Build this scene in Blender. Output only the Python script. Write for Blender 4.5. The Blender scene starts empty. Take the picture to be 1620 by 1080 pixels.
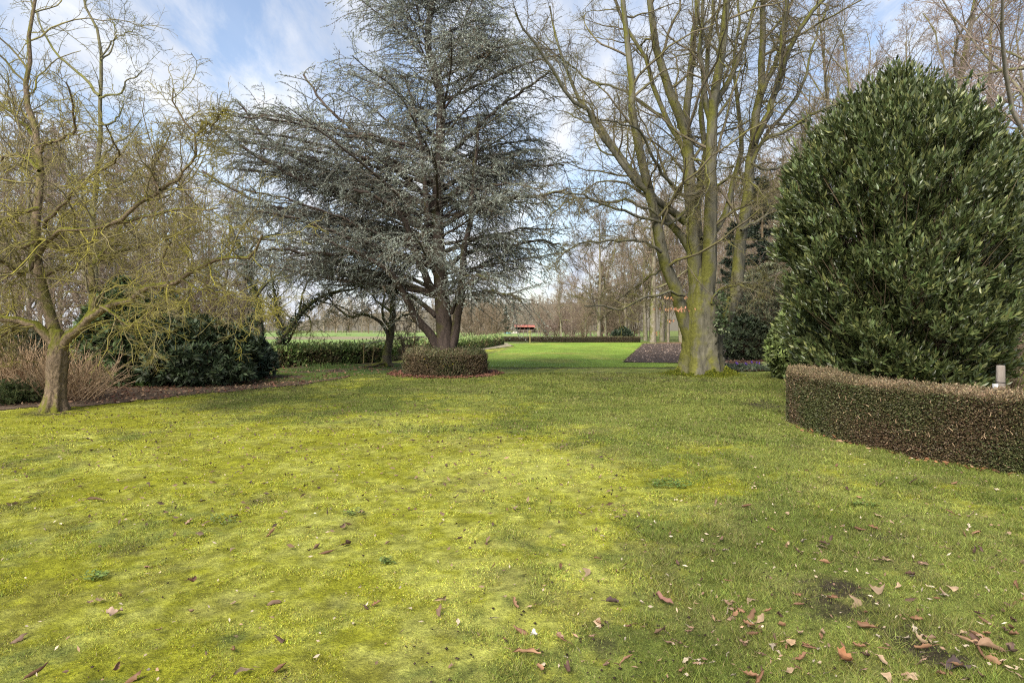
import bpy, math
import numpy as np
from mathutils import Vector

# ------------------------------------------------------------------ camera, sky, sun, exposure
S = bpy.context.scene
R_ = math.radians
F = 1000.0                      # focal length of the photograph in its own pixels
CX, HY, EYE = 810.0, 508.0, 1.6
cam_d = bpy.data.cameras.new("camera")
cam = bpy.data.objects.new("camera", cam_d)
S.collection.objects.link(cam)
cam.location = (0, 0, EYE)
cam.rotation_euler = (R_(90), 0, 0)
cam_d.sensor_width = 36.0
cam_d.lens = 36.0 * F / 1620.0
cam_d.shift_y = -(540 - HY) / 1620.0
cam_d.clip_start = 0.05
cam_d.clip_end = 4000
S.camera = cam

SUN_EL, SUN_ROT = R_(44), R_(207)
W = bpy.data.worlds.new("World")
S.world = W
W.use_nodes = True
wn, wl = W.node_tree.nodes, W.node_tree.links
wn.clear()
def wnode(t, **kw):
    n = wn.new(t)
    for k, v in kw.items():
        setattr(n, k, v)
    return n
w_out = wnode('ShaderNodeOutputWorld')
w_bg = wnode('ShaderNodeBackground')
w_bg.inputs['Strength'].default_value = 0.067
w_sky = wnode('ShaderNodeTexSky', sky_type='NISHITA', sun_disc=False)
w_sky.sun_elevation, w_sky.sun_rotation = SUN_EL, SUN_ROT
w_sky.air_density, w_sky.dust_density, w_sky.ozone_density = 1.0, 0.8, 1.2
w_tc = wnode('ShaderNodeTexCoord')
w_sep = wnode('ShaderNodeSeparateXYZ')
wl.new(w_tc.outputs['Generated'], w_sep.inputs[0])
def wmath(op, a, b=None):
    n = wnode('ShaderNodeMath', operation=op)
    for i, v in enumerate((a, b)):
        if v is None: continue
        if isinstance(v, (int, float)): n.inputs[i].default_value = v
        else: wl.new(v, n.inputs[i])
    return n.outputs[0]
zz = wmath('ADD', wmath('MAXIMUM', w_sep.outputs[2], 0.0), 0.22)
w_cmb = wnode('ShaderNodeCombineXYZ')
wl.new(wmath('DIVIDE', w_sep.outputs[0], zz), w_cmb.inputs[0])
wl.new(wmath('DIVIDE', w_sep.outputs[1], zz), w_cmb.inputs[1])
w_map = wnode('ShaderNodeMapping')
w_map.inputs['Location'].default_value = (5.3, 2.9, 1.4)
w_map.inputs['Rotation'].default_value = (0, 0, R_(28))
w_map.inputs['Scale'].default_value = (2.3, 0.8, 1)
wl.new(w_cmb.outputs[0], w_map.inputs[0])
w_n1 = wnode('ShaderNodeTexNoise')
w_n1.inputs['Scale'].default_value = 1.5
w_n1.inputs['Detail'].default_value = 9
w_n1.inputs['Roughness'].default_value = 0.63
w_n1.inputs['Distortion'].default_value = 0.35
wl.new(w_map.outputs[0], w_n1.inputs['Vector'])
w_r = wnode('ShaderNodeValToRGB')
w_r.color_ramp.elements[0].position = 0.33
w_r.color_ramp.elements[1].position = 0.66
w_r.color_ramp.interpolation = 'EASE'
wl.new(w_n1.outputs['Fac'], w_r.inputs[0])
w_n2 = wnode('ShaderNodeTexNoise')
w_n2.inputs['Scale'].default_value = 3.2
w_n2.inputs['Detail'].default_value = 5
wl.new(w_map.outputs[0], w_n2.inputs['Vector'])
w_cl = wnode('ShaderNodeValToRGB')                      # cloud brightness, thin to thick
w_cl.color_ramp.elements[0].position = 0.3
w_cl.color_ramp.elements[0].color = (2.75, 3.05, 3.65, 1)
w_cl.color_ramp.elements[1].position = 0.7
w_cl.color_ramp.elements[1].color = (4.85, 4.85, 4.9, 1)
wl.new(w_n2.outputs['Fac'], w_cl.inputs[0])
w_hz = wmath('POWER', wmath('SUBTRACT', 1.0, wmath('MAXIMUM', w_sep.outputs[2], 0.0)), 5.0)
cover = wmath('MINIMUM', wmath('ADD', wmath('MULTIPLY', w_r.outputs[0], 0.86), wmath('MULTIPLY', w_hz, 0.6)), 1.0)
cover = wmath('MAXIMUM', cover, 0.16)
w_mix = wnode('ShaderNodeMixRGB')
wl.new(cover, w_mix.inputs[0])
w_tint = wnode('ShaderNodeMixRGB', blend_type='MULTIPLY')
w_tint.inputs[0].default_value = 1.0
w_tint.inputs[2].default_value = (1.0, 1.0, 1.0, 1)
wl.new(w_sky.outputs[0], w_tint.inputs[1])
wl.new(w_tint.outputs[0], w_mix.inputs[1])
wl.new(w_cl.outputs[0], w_mix.inputs[2])
wl.new(w_mix.outputs[0], w_bg.inputs['Color'])
wl.new(w_bg.outputs[0], w_out.inputs['Surface'])

sun_d = bpy.data.lights.new("sun", 'SUN')
sun = bpy.data.objects.new("sun", sun_d)
S.collection.objects.link(sun)
sun_d.energy = 2.2
sun_d.angle = R_(32)
sun_d.color = (1.0, 0.94, 0.83)
sv = Vector((math.sin(SUN_ROT) * math.cos(SUN_EL), math.cos(SUN_ROT) * math.cos(SUN_EL), math.sin(SUN_EL)))
sun.rotation_euler = sv.to_track_quat('Z', 'Y').to_euler()
sun.location = (0, -20, 40)

S.view_settings.view_transform = 'Standard'
S.view_settings.look = 'None'
S.view_settings.exposure = 1.80
S.view_settings.gamma = 1.0
S.cycles.use_denoising = False
S.cycles.filter_width = 1.15
S.cycles.max_bounces = 6

# ------------------------------------------------------------------ helpers
rng = np.random.default_rng(11)
def norm(v):
    return v / np.maximum(np.linalg.norm(v, axis=-1, keepdims=True), 1e-9)
def smooth(a, b, x):
    t = np.clip((x - a) / (b - a), 0, 1)
    return t * t * (3 - 2 * t)
def hash2(ix, iy, seed):
    h = (ix.astype(np.int64) * 374761393 + iy.astype(np.int64) * 668265263 + seed * 1442695041) & 0xFFFFFFFF
    h = ((h ^ (h >> 13)) * 1274126177) & 0xFFFFFFFF
    return ((h ^ (h >> 16)) & 0xFFFF) / 65535.0
def vnoise(x, y, seed=0):
    x = np.asarray(x, float); y = np.asarray(y, float)
    ix = np.floor(x); iy = np.floor(y)
    fx = x - ix; fy = y - iy
    fx = fx * fx * (3 - 2 * fx); fy = fy * fy * (3 - 2 * fy)
    a = hash2(ix, iy, seed); b = hash2(ix + 1, iy, seed)
    c = hash2(ix, iy + 1, seed); d = hash2(ix + 1, iy + 1, seed)
    return (a + (b - a) * fx) * (1 - fy) + (c + (d - c) * fx) * fy
def fbm(x, y, seed=0, o=4):
    s = 0; a = 0.5; t = 0
    for i in range(o):
        s = s + a * vnoise(x * 2 ** i + 17 * i, y * 2 ** i - 9 * i, seed + i); t += a; a *= 0.55
    return s / t
def gz(x, y):                                            # height of the ground
    x = np.asarray(x, float); y = np.asarray(y, float)
    z = -0.0115 * np.maximum(y - 20, 0)
    near = np.clip((16 - y) / 10, 0, 1)
    z = z + 0.05 * (fbm(x / 3.5, y / 3.5, 5, 2) - 0.5) + near * (0.035 * (fbm(x * 3, y * 3, 8, 3) - 0.5) + 0.024 * (fbm(x * 9, y * 9, 18, 2) - 0.5))
    return z
def rowY(py):                                            # distance of the ground seen in that row of the photograph
    s = (py - HY) / F
    return 1.6 / s if s >= 0.08 else 1.37 / (s - 0.0115)
def g(px, py):
    Y = rowY(py)
    return ((px - CX) / F * Y, Y)
def at(px, py, Y):
    return ((px - CX) / F * Y, Y, EYE - (py - HY) / F * Y)

def link(o):
    S.collection.objects.link(o)
    return o
def tag(o, label=None, cat=None, group=None, kind=None):
    if label: o['label'] = label
    if cat: o['category'] = cat
    if group: o['group'] = group
    if kind: o['kind'] = kind
    return o
def thing(name, label, cat, loc, group=None):
    o = link(bpy.data.objects.new(name, None))
    o.empty_display_size = 0.3
    o.location = loc
    return tag(o, label, cat, group)
def mesh(name, v, quads=None, tris=None, mat=None, col=None, parent=None, smooth_=True):
    v = np.ascontiguousarray(v, dtype=np.float32).reshape(-1, 3)
    if parent is not None:
        v = v - np.array(root_loc(parent), dtype=np.float32)
    me = bpy.data.meshes.new(name)
    nq = 0 if quads is None else len(quads)
    nt = 0 if tris is None else len(tris)
    me.vertices.add(len(v)); me.vertices.foreach_set('co', v.ravel())
    lv = []
    if nq: lv.append(np.asarray(quads, dtype=np.int32).ravel())
    if nt: lv.append(np.asarray(tris, dtype=np.int32).ravel())
    lv = np.concatenate(lv)
    me.loops.add(len(lv)); me.loops.foreach_set('vertex_index', lv)
    me.polygons.add(nq + nt)
    st = np.concatenate([np.arange(nq) * 4, nq * 4 + np.arange(nt) * 3]).astype(np.int32)
    me.polygons.foreach_set('loop_start', st)
    if smooth_:
        me.polygons.foreach_set('use_smooth', np.ones(nq + nt, dtype=bool))
    if col is not None:
        at_ = me.color_attributes.new('Col', 'FLOAT_COLOR', 'POINT')
        c = np.ones((len(v), 4), dtype=np.float32); c[:, :3] = col
        at_.data.foreach_set('color', c.ravel())
    if mat: me.materials.append(mat)
    me.update(calc_edges=True)
    o = link(bpy.data.objects.new(name, me))
    if parent is not None: o.parent = parent
    return o
def root_loc(p):
    l = np.zeros(3)
    while p is not None:
        l = l + np.array(p.location); p = p.parent
    return l
class Geo:                                               # gathers vertices and faces of ONE mesh
    def __init__(s): s.v, s.q, s.t, s.c, s.n = [], [], [], [], 0
    def add(s, v, q=None, t=None, c=None):
        v = np.asarray(v, float).reshape(-1, 3)
        s.v.append(v)
        if q is not None: s.q.append(np.asarray(q).reshape(-1, 4) + s.n)
        if t is not None: s.t.append(np.asarray(t).reshape(-1, 3) + s.n)
        s.c.append(np.broadcast_to(np.ones(3) if c is None else c, v.shape))
        s.n += len(v); return s
    def arrays(s):
        return (np.concatenate(s.v), np.concatenate(s.q) if s.q else None,
                np.concatenate(s.t) if s.t else None, np.concatenate(s.c))
    def build(s, name, mat, parent=None, smooth_=True):
        v, q, t, c = s.arrays()
        return mesh(name, v, q, t, mat, c, parent, smooth_)
def tubes(P, R, n=3):                                    # P (N,K,3), R (N,K) -> vertices, quads
    P = np.asarray(P, float); R = np.asarray(R, float)
    N, K = R.shape
    T = norm(np.gradient(P, axis=1))
    m = norm(T.mean(axis=1))
    ref = np.where(np.abs(m[:, 2:3]) < 0.8, np.array([[0, 0, 1.0]]), np.array([[1.0, 0.2, 0]]))[:, None, :]
    U = norm(np.cross(T, np.broadcast_to(ref, T.shape))); V = np.cross(T, U)
    a = np.arange(n) / n * 2 * math.pi
    v = P[:, :, None, :] + R[:, :, None, None] * (np.cos(a)[None, None, :, None] * U[:, :, None, :] + np.sin(a)[None, None, :, None] * V[:, :, None, :])
    i = np.arange(N)[:, None, None] * K * n + np.arange(K - 1)[None, :, None] * n
    j = np.arange(n)[None, None, :]; j2 = (j + 1) % n
    q = np.stack(np.broadcast_arrays(i + j, i + j2, i + n + j2, i + n + j), axis=-1).reshape(-1, 4)
    return v.reshape(-1, 3), q
def limb(pts, r0, r1, K=14, wob=0.0, power=1.0, rg=rng):  # one limb through given 3-D points
    pts = np.asarray(pts, float)
    d = np.concatenate([[0], np.cumsum(np.linalg.norm(np.diff(pts, axis=0), axis=1))])
    s = np.linspace(0, d[-1], K)
    # Catmull-Rom through the points
    tang = np.gradient(pts, d, axis=0)
    out = np.zeros((K, 3))
    for k in range(K):
        i = min(np.searchsorted(d, s[k], side='right') - 1, len(d) - 2)
        h = d[i + 1] - d[i]; t = (s[k] - d[i]) / h
        out[k] = ((2*t**3 - 3*t**2 + 1) * pts[i] + (t**3 - 2*t**2 + t) * h * tang[i] + (-2*t**3 + 3*t**2) * pts[i+1] + (t**3 - t**2) * h * tang[i+1])
    if wob: out[1:-1] += rg.normal(0, wob, (K - 2, 3))
    R = r0 + (r1 - r0) * np.linspace(0, 1, K) ** power
    return out[None], R[None]
def cat(items, K=None):
    return np.concatenate([i[0] for i in items]), np.concatenate([i[1] for i in items])
def sprout(P, R, n, t0=0.2, t1=1.0, frac=0.5, ang=50, K=5, wander=0.15, trop=0.0, ratio=0.6, minr=0.002, maxr=1.0,
           flat=1.0, shape=0.5, angj=14, rg=rng, absl=None):
    N, Kp = P.shape[:2]
    t = t0 + (t1 - t0) * (np.arange(n)[None, :] + rg.uniform(0, 1, (N, n))) / n
    x = np.clip(t, 0, 0.9999) * (Kp - 1); i0 = x.astype(int); f = (x - i0)[..., None]
    ar = np.arange(N)[:, None]
    p = P[ar, i0] * (1 - f) + P[ar, i0 + 1] * f
    tan = norm(P[ar, i0 + 1] - P[ar, i0])
    r = R[ar, i0] * (1 - f[..., 0]) + R[ar, i0 + 1] * f[..., 0]
    pl = np.linalg.norm(np.diff(P, axis=1), axis=2).sum(1)[:, None]
    L = (frac * pl if absl is None else absl) * (1 - shape * t) * rg.uniform(0.6, 1.35, (N, n))
    rv = rg.normal(0, 1, (N, n, 3)); rv[..., 2] *= flat
    perp = rv - (rv * tan).sum(-1, keepdims=True) * tan
    perp = norm(perp)
    if flat < 1: perp[..., 2] *= flat; perp = norm(perp)
    a = np.radians(ang + rg.normal(0, angj, (N, n)))[..., None]
    d = norm(np.cos(a) * tan + np.sin(a) * perp).reshape(-1, 3)
    p = p.reshape(-1, 3); L = L.reshape(-1); r = r.reshape(-1)
    M = len(p)
    out = np.zeros((M, K, 3)); out[:, 0] = p
    for k in range(1, K):
        d = d + wander * rg.normal(0, 1, (M, 3)); d[:, 2] += trop
        d = norm(d)
        p = p + d * (L / (K - 1))[:, None]
        out[:, k] = p
    r0 = np.clip(r * ratio, minr, maxr)
    rr = r0[:, None] * np.linspace(1, 0.35, K)[None]
    return out, np.maximum(rr, minr * 0.7)
def leaves(p, d, s, L, Wd, fold=0.25, droop=0.1):         # pointed folded leaves, two quads each
    d = norm(d); s = norm(s - (s * d).sum(-1, keepdims=True) * d); n = np.cross(d, s)
    L = np.broadcast_to(L, (len(p),))[:, None]; Wd = np.broadcast_to(Wd, (len(p),))[:, None]
    tip = p + d * L - n * L * droop
    mid = p + d * L * 0.5 - n * Wd * fold
    l = p + d * L * 0.46 + s * Wd * 0.5
    r = p + d * L * 0.46 - s * Wd * 0.5
    v = np.stack([p, r, tip, l, mid], axis=1).reshape(-1, 3)
    b = np.arange(len(p))[:, None] * 5
    q = np.concatenate([b + np.array([[0, 1, 2, 4]]), b + np.array([[0, 4, 2, 3]])])
    return v, q
def needles(p, d, L, Wd, rg=rng):                        # thin three-cornered blades
    s = norm(np.cross(d, rg.normal(0, 1, d.shape)))
    L = np.broadcast_to(L, (len(p),))[:, None]; Wd = np.broadcast_to(Wd, (len(p),))[:, None]
    v = np.stack([p - s * Wd * 0.5, p + s * Wd * 0.5, p + d * L], axis=1).reshape(-1, 3)
    t = np.arange(len(p) * 3).reshape(-1, 3)
    return v, t
def lcol(base, n, k, sv_=0.18, mixc=None, mixp=0.0, rg=rng):   # one colour per leaf, k vertices each
    base = np.asarray(base, float)
    c = base[None] * np.exp(rg.normal(0, sv_, (n, 1))) * np.exp(rg.normal(0, 0.06, (n, 3)))
    if mixc is not None:
        m = rg.uniform(0, 1, n) < mixp
        c[m] = np.asarray(mixc)[None] * np.exp(rg.normal(0, sv_, (m.sum(), 1)))
    return np.repeat(np.clip(c, 0, 1), k, axis=0)
def along(P, n, rg=rng, t0=0.0, t1=1.0):                  # n points along every polyline
    N, K = P.shape[:2]
    x = np.clip(rg.uniform(t0, t1, (N, n)), 0, 0.9999) * (K - 1); i = x.astype(int); f = (x - i)[..., None]
    ar = np.arange(N)[:, None]
    p = P[ar, i] * (1 - f) + P[ar, i + 1] * f
    return p.reshape(-1, 3), norm(P[ar, i + 1] - P[ar, i]).reshape(-1, 3)
def rdir(n, rg=rng):
    return norm(rg.normal(0, 1, (n, 3)))

# ------------------------------------------------------------------ materials
def material(name):
    m = bpy.data.materials.new(name); m.use_nodes = True
    nt = m.node_tree
    return m, nt, nt.nodes, nt.links, nt.nodes['Principled BSDF']
def noise_node(nt, scale, detail=5, rough=0.6, vec=None, dist=0.0):
    n = nt.nodes.new('ShaderNodeTexNoise')
    n.inputs['Scale'].default_value = scale; n.inputs['Detail'].default_value = detail
    n.inputs['Roughness'].default_value = rough; n.inputs['Distortion'].default_value = dist
    if vec is not None: nt.links.new(vec, n.inputs['Vector'])
    return n
def ramp_node(nt, fac, stops):
    r = nt.nodes.new('ShaderNodeValToRGB')
    while len(r.color_ramp.elements) < len(stops): r.color_ramp.elements.new(0.5)
    for e, (p, c) in zip(r.color_ramp.elements, stops):
        e.position = p; e.color = (*c, 1) if len(c) == 3 else c
    nt.links.new(fac, r.inputs[0]); return r
def mixrgb(nt, fac, a, b, blend='MIX'):
    n = nt.nodes.new('ShaderNodeMixRGB'); n.blend_type = blend
    for i, x in enumerate((fac, a, b)):
        if hasattr(x, 'links') or hasattr(x, 'is_linked'): nt.links.new(x, n.inputs[i])
        elif i == 0: n.inputs[0].default_value = x
        else: n.inputs[i].default_value = (*x, 1)
    return n.outputs[0]
def bark(name, dark, light, moss=None, amount=0.5, scale=6.0, vert=0.25, bump=0.4, up=0.5, side=(-0.4, 0.1)):
    m, nt, N, Lk, b = material(name)
    tc = N.new('ShaderNodeTexCoord'); mp = N.new('ShaderNodeMapping')
    mp.inputs['Scale'].default_value = (1, 1, vert); Lk.new(tc.outputs['Object'], mp.inputs[0])
    n1 = noise_node(nt, scale, 8, 0.68, mp.outputs[0], 0.4)
    r1 = ramp_node(nt, n1.outputs['Fac'], [(0.3, dark), (0.7, light)])
    colour = r1.outputs[0]
    if moss:
        n2 = noise_node(nt, 1.6, 7, 0.65, tc.outputs['Object'], 0.3)
        ge = N.new('ShaderNodeNewGeometry'); sp = N.new('ShaderNodeSeparateXYZ'); Lk.new(ge.outputs['Normal'], sp.inputs[0])
        def mth(op, a, c):
            q = N.new('ShaderNodeMath'); q.operation = op
            for i, x in enumerate((a, c)):
                if isinstance(x, (int, float)): q.inputs[i].default_value = x
                else: Lk.new(x, q.inputs[i])
            return q.outputs[0]
        v = mth('ADD', n2.outputs['Fac'], mth('MULTIPLY', sp.outputs[2], up * 0.3))
        v = mth('ADD', v, mth('MULTIPLY', sp.outputs[0], side[0] * 0.3))
        v = mth('ADD', v, (amount - 0.5) * 0.6)
        r2 = ramp_node(nt, v, [(0.44, (0, 0, 0)), (0.62, (1, 1, 1))])
        n3 = noise_node(nt, 14, 4, 0.6, tc.outputs['Object'])
        mc = ramp_node(nt, n3.outputs['Fac'], [(0.3, tuple(x * 0.5 for x in moss)), (0.7, moss)])
        colour = mixrgb(nt, r2.outputs[0], colour, mc.outputs[0])
    Lk.new(colour, b.inputs['Base Color'])
    b.inputs['Roughness'].default_value = 0.9
    b.inputs['Specular IOR Level'].default_value = 0.2
    if bump:
        bp = N.new('ShaderNodeBump'); bp.inputs['Strength'].default_value = bump; bp.inputs['Distance'].default_value = 0.04
        Lk.new(n1.outputs['Fac'], bp.inputs['Height']); Lk.new(bp.outputs[0], b.inputs['Normal'])
    return m
def leafmat(name, rough=0.5, spec=0.4, trans=0.2, tint=(1, 1, 1), bumpy=False):
    m, nt, N, Lk, b = material(name)
    a = N.new('ShaderNodeAttribute'); a.attribute_name = 'Col'
    Lk.new(a.outputs['Color'], b.inputs['Base Color'])
    b.inputs['Roughness'].default_value = rough; b.inputs['Specular IOR Level'].default_value = spec
    if trans:
        t = N.new('ShaderNodeBsdfTranslucent'); Lk.new(a.outputs['Color'], t.inputs['Color'])
        mx = N.new('ShaderNodeMixShader'); mx.inputs[0].default_value = trans
        Lk.new(b.outputs[0], mx.inputs[1]); Lk.new(t.outputs[0], mx.inputs[2])
        Lk.new(mx.outputs[0], N['Material Output'].inputs['Surface'])
    return m
def groundmat(name, s1=9, amt=0.35, fine=60, bump=0.5, bdist=0.03, rough=0.95):
    m, nt, N, Lk, b = material(name)
    a = N.new('ShaderNodeAttribute'); a.attribute_name = 'Col'
    tc = N.new('ShaderNodeTexCoord')
    n1 = noise_node(nt, s1, 8, 0.7, tc.outputs['Object'])
    n2 = noise_node(nt, fine, 5, 0.7, tc.outputs['Object'])
    r1 = ramp_node(nt, n1.outputs['Fac'], [(0.3, (1 - amt,) * 3), (0.7, (1 + amt,) * 3)])
    r2 = ramp_node(nt, n2.outputs['Fac'], [(0.3, (1 - amt,) * 3), (0.7, (1 + amt,) * 3)])
    c = mixrgb(nt, 1.0, a.outputs['Color'], r1.outputs[0], 'MULTIPLY')
    c = mixrgb(nt, 1.0, c, r2.outputs[0], 'MULTIPLY')
    Lk.new(c, b.inputs['Base Color'])
    b.inputs['Roughness'].default_value = rough; b.inputs['Specular IOR Level'].default_value = 0.1
    bp = N.new('ShaderNodeBump'); bp.inputs['Strength'].default_value = bump; bp.inputs['Distance'].default_value = bdist
    ad = N.new('ShaderNodeMath'); ad.operation = 'ADD'; Lk.new(n1.outputs['Fac'], ad.inputs[0]); Lk.new(n2.outputs['Fac'], ad.inputs[1])
    Lk.new(ad.outputs[0], bp.inputs['Height']); Lk.new(bp.outputs[0], b.inputs['Normal'])
    return m

MOSS = (0.21, 0.185, 0.022)
M_beech = bark('beech_bark', (0.036, 0.034, 0.024), (0.18, 0.165, 0.118), (0.155, 0.152, 0.034), 0.44, 7, 0.14, 0.9, 0.3, (-0.6, 0))
M_beech_twig = bark('beech_twig', (0.09, 0.072, 0.05), (0.20, 0.165, 0.115), (0.17, 0.16, 0.04), 0.38, 5, 1, 0, 0.6)
M_fruit = bark('fruit_tree_bark', (0.06, 0.044, 0.030), (0.31, 0.225, 0.145), (0.17, 0.17, 0.022), 0.43, 26, 0.5, 1.0, 1.3, (-0.3, 0))
M_fruit_twig = bark('mossy_twig', (0.13, 0.105, 0.075), (0.27, 0.225, 0.15), (0.29, 0.255, 0.04), 0.53, 9, 1, 0, 0.6)
M_tall = bark('tall_tree_bark', (0.09, 0.08, 0.05), (0.20, 0.18, 0.11), (0.17, 0.17, 0.04), 0.5, 8, 0.4, 0.3)
M_cedar = bark('cedar_bark', (0.040, 0.030, 0.025), (0.125, 0.092, 0.075), (0.12, 0.12, 0.03), 0.30, 12, 0.25, 0.7)
M_cedar_twig = bark('cedar_twig', (0.07, 0.06, 0.05), (0.17, 0.15, 0.12), None, 0, 8, 1, 0)
M_dark_bark = bark('dark_mossy_bark', (0.045, 0.038, 0.028), (0.13, 0.11, 0.075), (0.13, 0.14, 0.02), 0.44, 10, 0.4, 0.5, 0.9)
M_wood_trunk = bark('wood_trunk', (0.15, 0.13, 0.095), (0.31, 0.27, 0.205), (0.16, 0.16, 0.04), 0.38, 6, 0.4, 0)
M_wood_twig = bark('wood_twig', (0.175, 0.13, 0.09), (0.30, 0.23, 0.165), None, 0, 3, 1, 0)
M_wood_red = bark('wood_red_twig', (0.185, 0.140, 0.115), (0.30, 0.23, 0.19), None, 0, 3, 1, 0)
M_far_wood = bark('far_wood', (0.20, 0.165, 0.12), (0.33, 0.28, 0.21), None, 0, 0.4, 1, 0)
M_stem_tan = bark('tan_stem', (0.26, 0.17, 0.10), (0.50, 0.36, 0.22), None, 0, 9, 1, 0)
M_stem_brown = bark('brown_stem', (0.09, 0.065, 0.04), (0.20, 0.15, 0.09), None, 0, 9, 1, 0)
M_post = bark('grey_post_wood', (0.11, 0.09, 0.075), (0.29, 0.25, 0.21), None, 0, 14, 0.15, 0.6)
M_stake = bark('stake_wood', (0.17, 0.14, 0.06), (0.34, 0.28, 0.13), None, 0, 14, 0.15, 0.4)
M_needle = leafmat('cedar_needles', 0.55, 0.35, 0.12)
M_bay = leafmat('glossy_leaf', 0.34, 0.5, 0.12)
M_leaf = leafmat('soft_leaf', 0.50, 0.32, 0.18)
M_grass = leafmat('grass_blade', 0.65, 0.15, 0.35)
M_dead = leafmat('dead_leaf', 0.65, 0.25, 0.15)
M_ground = groundmat('ground_surface', 9, 0.40, 55, 0.9, 0.03)
M_soil = groundmat('soil_surface', 6, 0.35, 30, 0.9, 0.05)

# ------------------------------------------------------------------ ground
C_MOSS = np.array([0.310, 0.315, 0.026]); C_MOSS2 = np.array([0.48, 0.485, 0.11])
C_GRASS = np.array([0.230, 0.258, 0.060]); C_GDARK = np.array([0.155, 0.188, 0.040])
C_SOIL = np.array([0.060, 0.045, 0.034]); C_STRAW = np.array([0.20, 0.165, 0.075])
C_LITTER = np.array([0.16, 0.10, 0.065])
def lawn_masks(x, y):
    Y = np.maximum(y, 1.0)
    px = CX + F * x / Y
    b = 0.30 * smooth(1150, 600, px) + 0.10
    b = b + 0.16 * np.exp(-((px - 760) / 330.0) ** 2) * smooth(9.5, 7, Y) * smooth(2.6, 4.0, Y)
    b = b - 0.30 * smooth(8.5, 12, Y + 0.0025 * (px - 500)) * smooth(120, 420, px)
    b = b - 0.17 * smooth(900, 1300, px) * smooth(8, 4, Y)
    b = b + 0.10 * smooth(1150, 1400, px) * smooth(4, 6, Y)
    m = smooth(0.40, 0.62, fbm(x * 0.75, y * 0.75, 21, 4) * 0.75 + fbm(x * 5, y * 5, 33, 3) * 0.60 + fbm(x * 14, y * 14, 35, 2) * 0.35 - 0.55 + b)
    soil = 0.6 * smooth(0.75, 0.85, fbm(x * 2.2, y * 1.6, 44, 4) + 0.05 * smooth(900, 1300, px) * smooth(7, 3.5, Y))
    def spot(cx, cy, rx, ry):
        return smooth(1.0, 0.35, np.hypot((x - cx) / rx, (y - cy) / ry) + 0.7 * (fbm(x * 5, y * 5, 61, 3) - 0.5))
    for px_, py_, rx, ry in ((762, 704, .22, .16), (1310, 940, .45, .40), (1390, 850, .30, .22), (1215, 640, .7, 1.2), (960, 590, 1.4, 0.7),
                             (1450, 1010, .25, .5), (1010, 600, 2.2, 1.2), (420, 612, 1.6, 1.0), (85, 652, 0.7, 0.6), (1108, 592, 1.5, 1.0), (700, 690, .2, .1)):
        cx, cy = g(px_, py_)
        soil = np.maximum(soil, 0.95 * spot(cx, cy, rx, ry) * smooth(0.41, 0.53, 0.6 * fbm(x * 7, y * 6, 62, 3) + 0.4 * fbm(x * 22, y * 20, 63, 2)))
    lip = smooth(0.28, 0.1, np.abs(y - 21.9 - 0.35 * (fbm(x, y, 3, 2) - .5))) * smooth(-1.2, 0, x) * smooth(6.6, 5.4, x)
    soil = np.maximum(soil, 0.8 * lip)
    straw = smooth(0.52, 0.72, fbm(x * 3.1, y * 3.1, 71, 4)) * 0.55
    return m, soil, straw
def lawn_colour(x, y):
    m, soil, straw = lawn_masks(x, y)
    k = fbm(x * 1.3, y * 1.3, 81, 4)[:, None]; k2 = fbm(x * 9, y * 9, 91, 3)[:, None]
    far = smooth(9, 16, y)[:, None]
    gr = C_GDARK + (C_GRASS - C_GDARK) * smooth(0.3, 0.7, k)
    gr = gr * (1 - 0.2 * far)
    mo = C_MOSS + (C_MOSS2 - C_MOSS) * smooth(0.42, 0.72, 0.35 * k + 0.35 * fbm(x * 6, y * 6, 97, 3)[:, None] + 0.30 * fbm(x * 17, y * 17, 98, 2)[:, None] + (0.10 * np.exp(-((CX + F * x / np.maximum(y, 1) - 780) / 300) ** 2) * smooth(10, 7, y))[:, None]) * 0.95
    c = gr + (mo - gr) * m[:, None]
    c = c + (C_STRAW - c) * straw[:, None] * 0.5
    k3 = fbm(x * 26, y * 26, 95, 2)[:, None]
    c = c * (0.66 + 0.68 * k2) * (0.62 + 0.76 * k3)
    return c + (C_SOIL - c) * soil[:, None]
def axis(segs):
    out = [segs[0][0]]
    for a, b, st in segs:
        n = max(1, int(round((b - a) / st)))
        out += list(a + (b - a) * (np.arange(n) + 1) / n)
    return np.array(out)
ys = axis([(-12, 1.5, 0.8), (1.5, 5, 0.03), (5, 10, 0.05), (10, 20, 0.10), (20, 30, 0.2), (30, 60, 0.8), (60, 260, 6), (260, 1600, 60)])
us = np.linspace(-1, 1, 420)
hw = np.maximum(1.05 * np.abs(ys) + 2.5, 6.0); hw = np.where(ys > 30, 1.05 * 30 + 2.5 + (ys - 30) * 1.6, hw); hw[ys < 2] = 7.0
GX = us[None, :] * hw[:, None]; GY = np.repeat(ys[:, None], len(us), 1)
gx, gy = GX.ravel(), GY.ravel()
gcol = lawn_colour(gx, gy)
wood_l = smooth(0.0, 0.6, (-(gx) - (7.8 + 0.0 * gy)) / 2.0 + 0.5 * (fbm(gx, gy, 7, 3) - .5)) * smooth(13.0, 14.5, gy)     # brown floor of the wood
wood_r = smooth(0.0, 0.6, (gx - 9.5 - 0.05 * gy) / 3.0) * smooth(21, 22, gy)
lit = C_LITTER[None] * (0.6 + 0.8 * fbm(gx * 3, gy * 3, 19, 3))[:, None]
w_ = np.maximum(wood_l * (gy < 34), wood_r)[:, None]
gcol = gcol + (lit - gcol) * w_
fld = smooth(62, 66, gy)[:, None]
gcol = gcol + (np.array([0.13, 0.16, 0.045]) - gcol) * fld
gcol = gcol * (1 - 0.30 * smooth(21, 11, gy))[:, None]                  # darker thatch and earth, with shade between the blades painted in for depth
ny, nx = GX.shape
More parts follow.
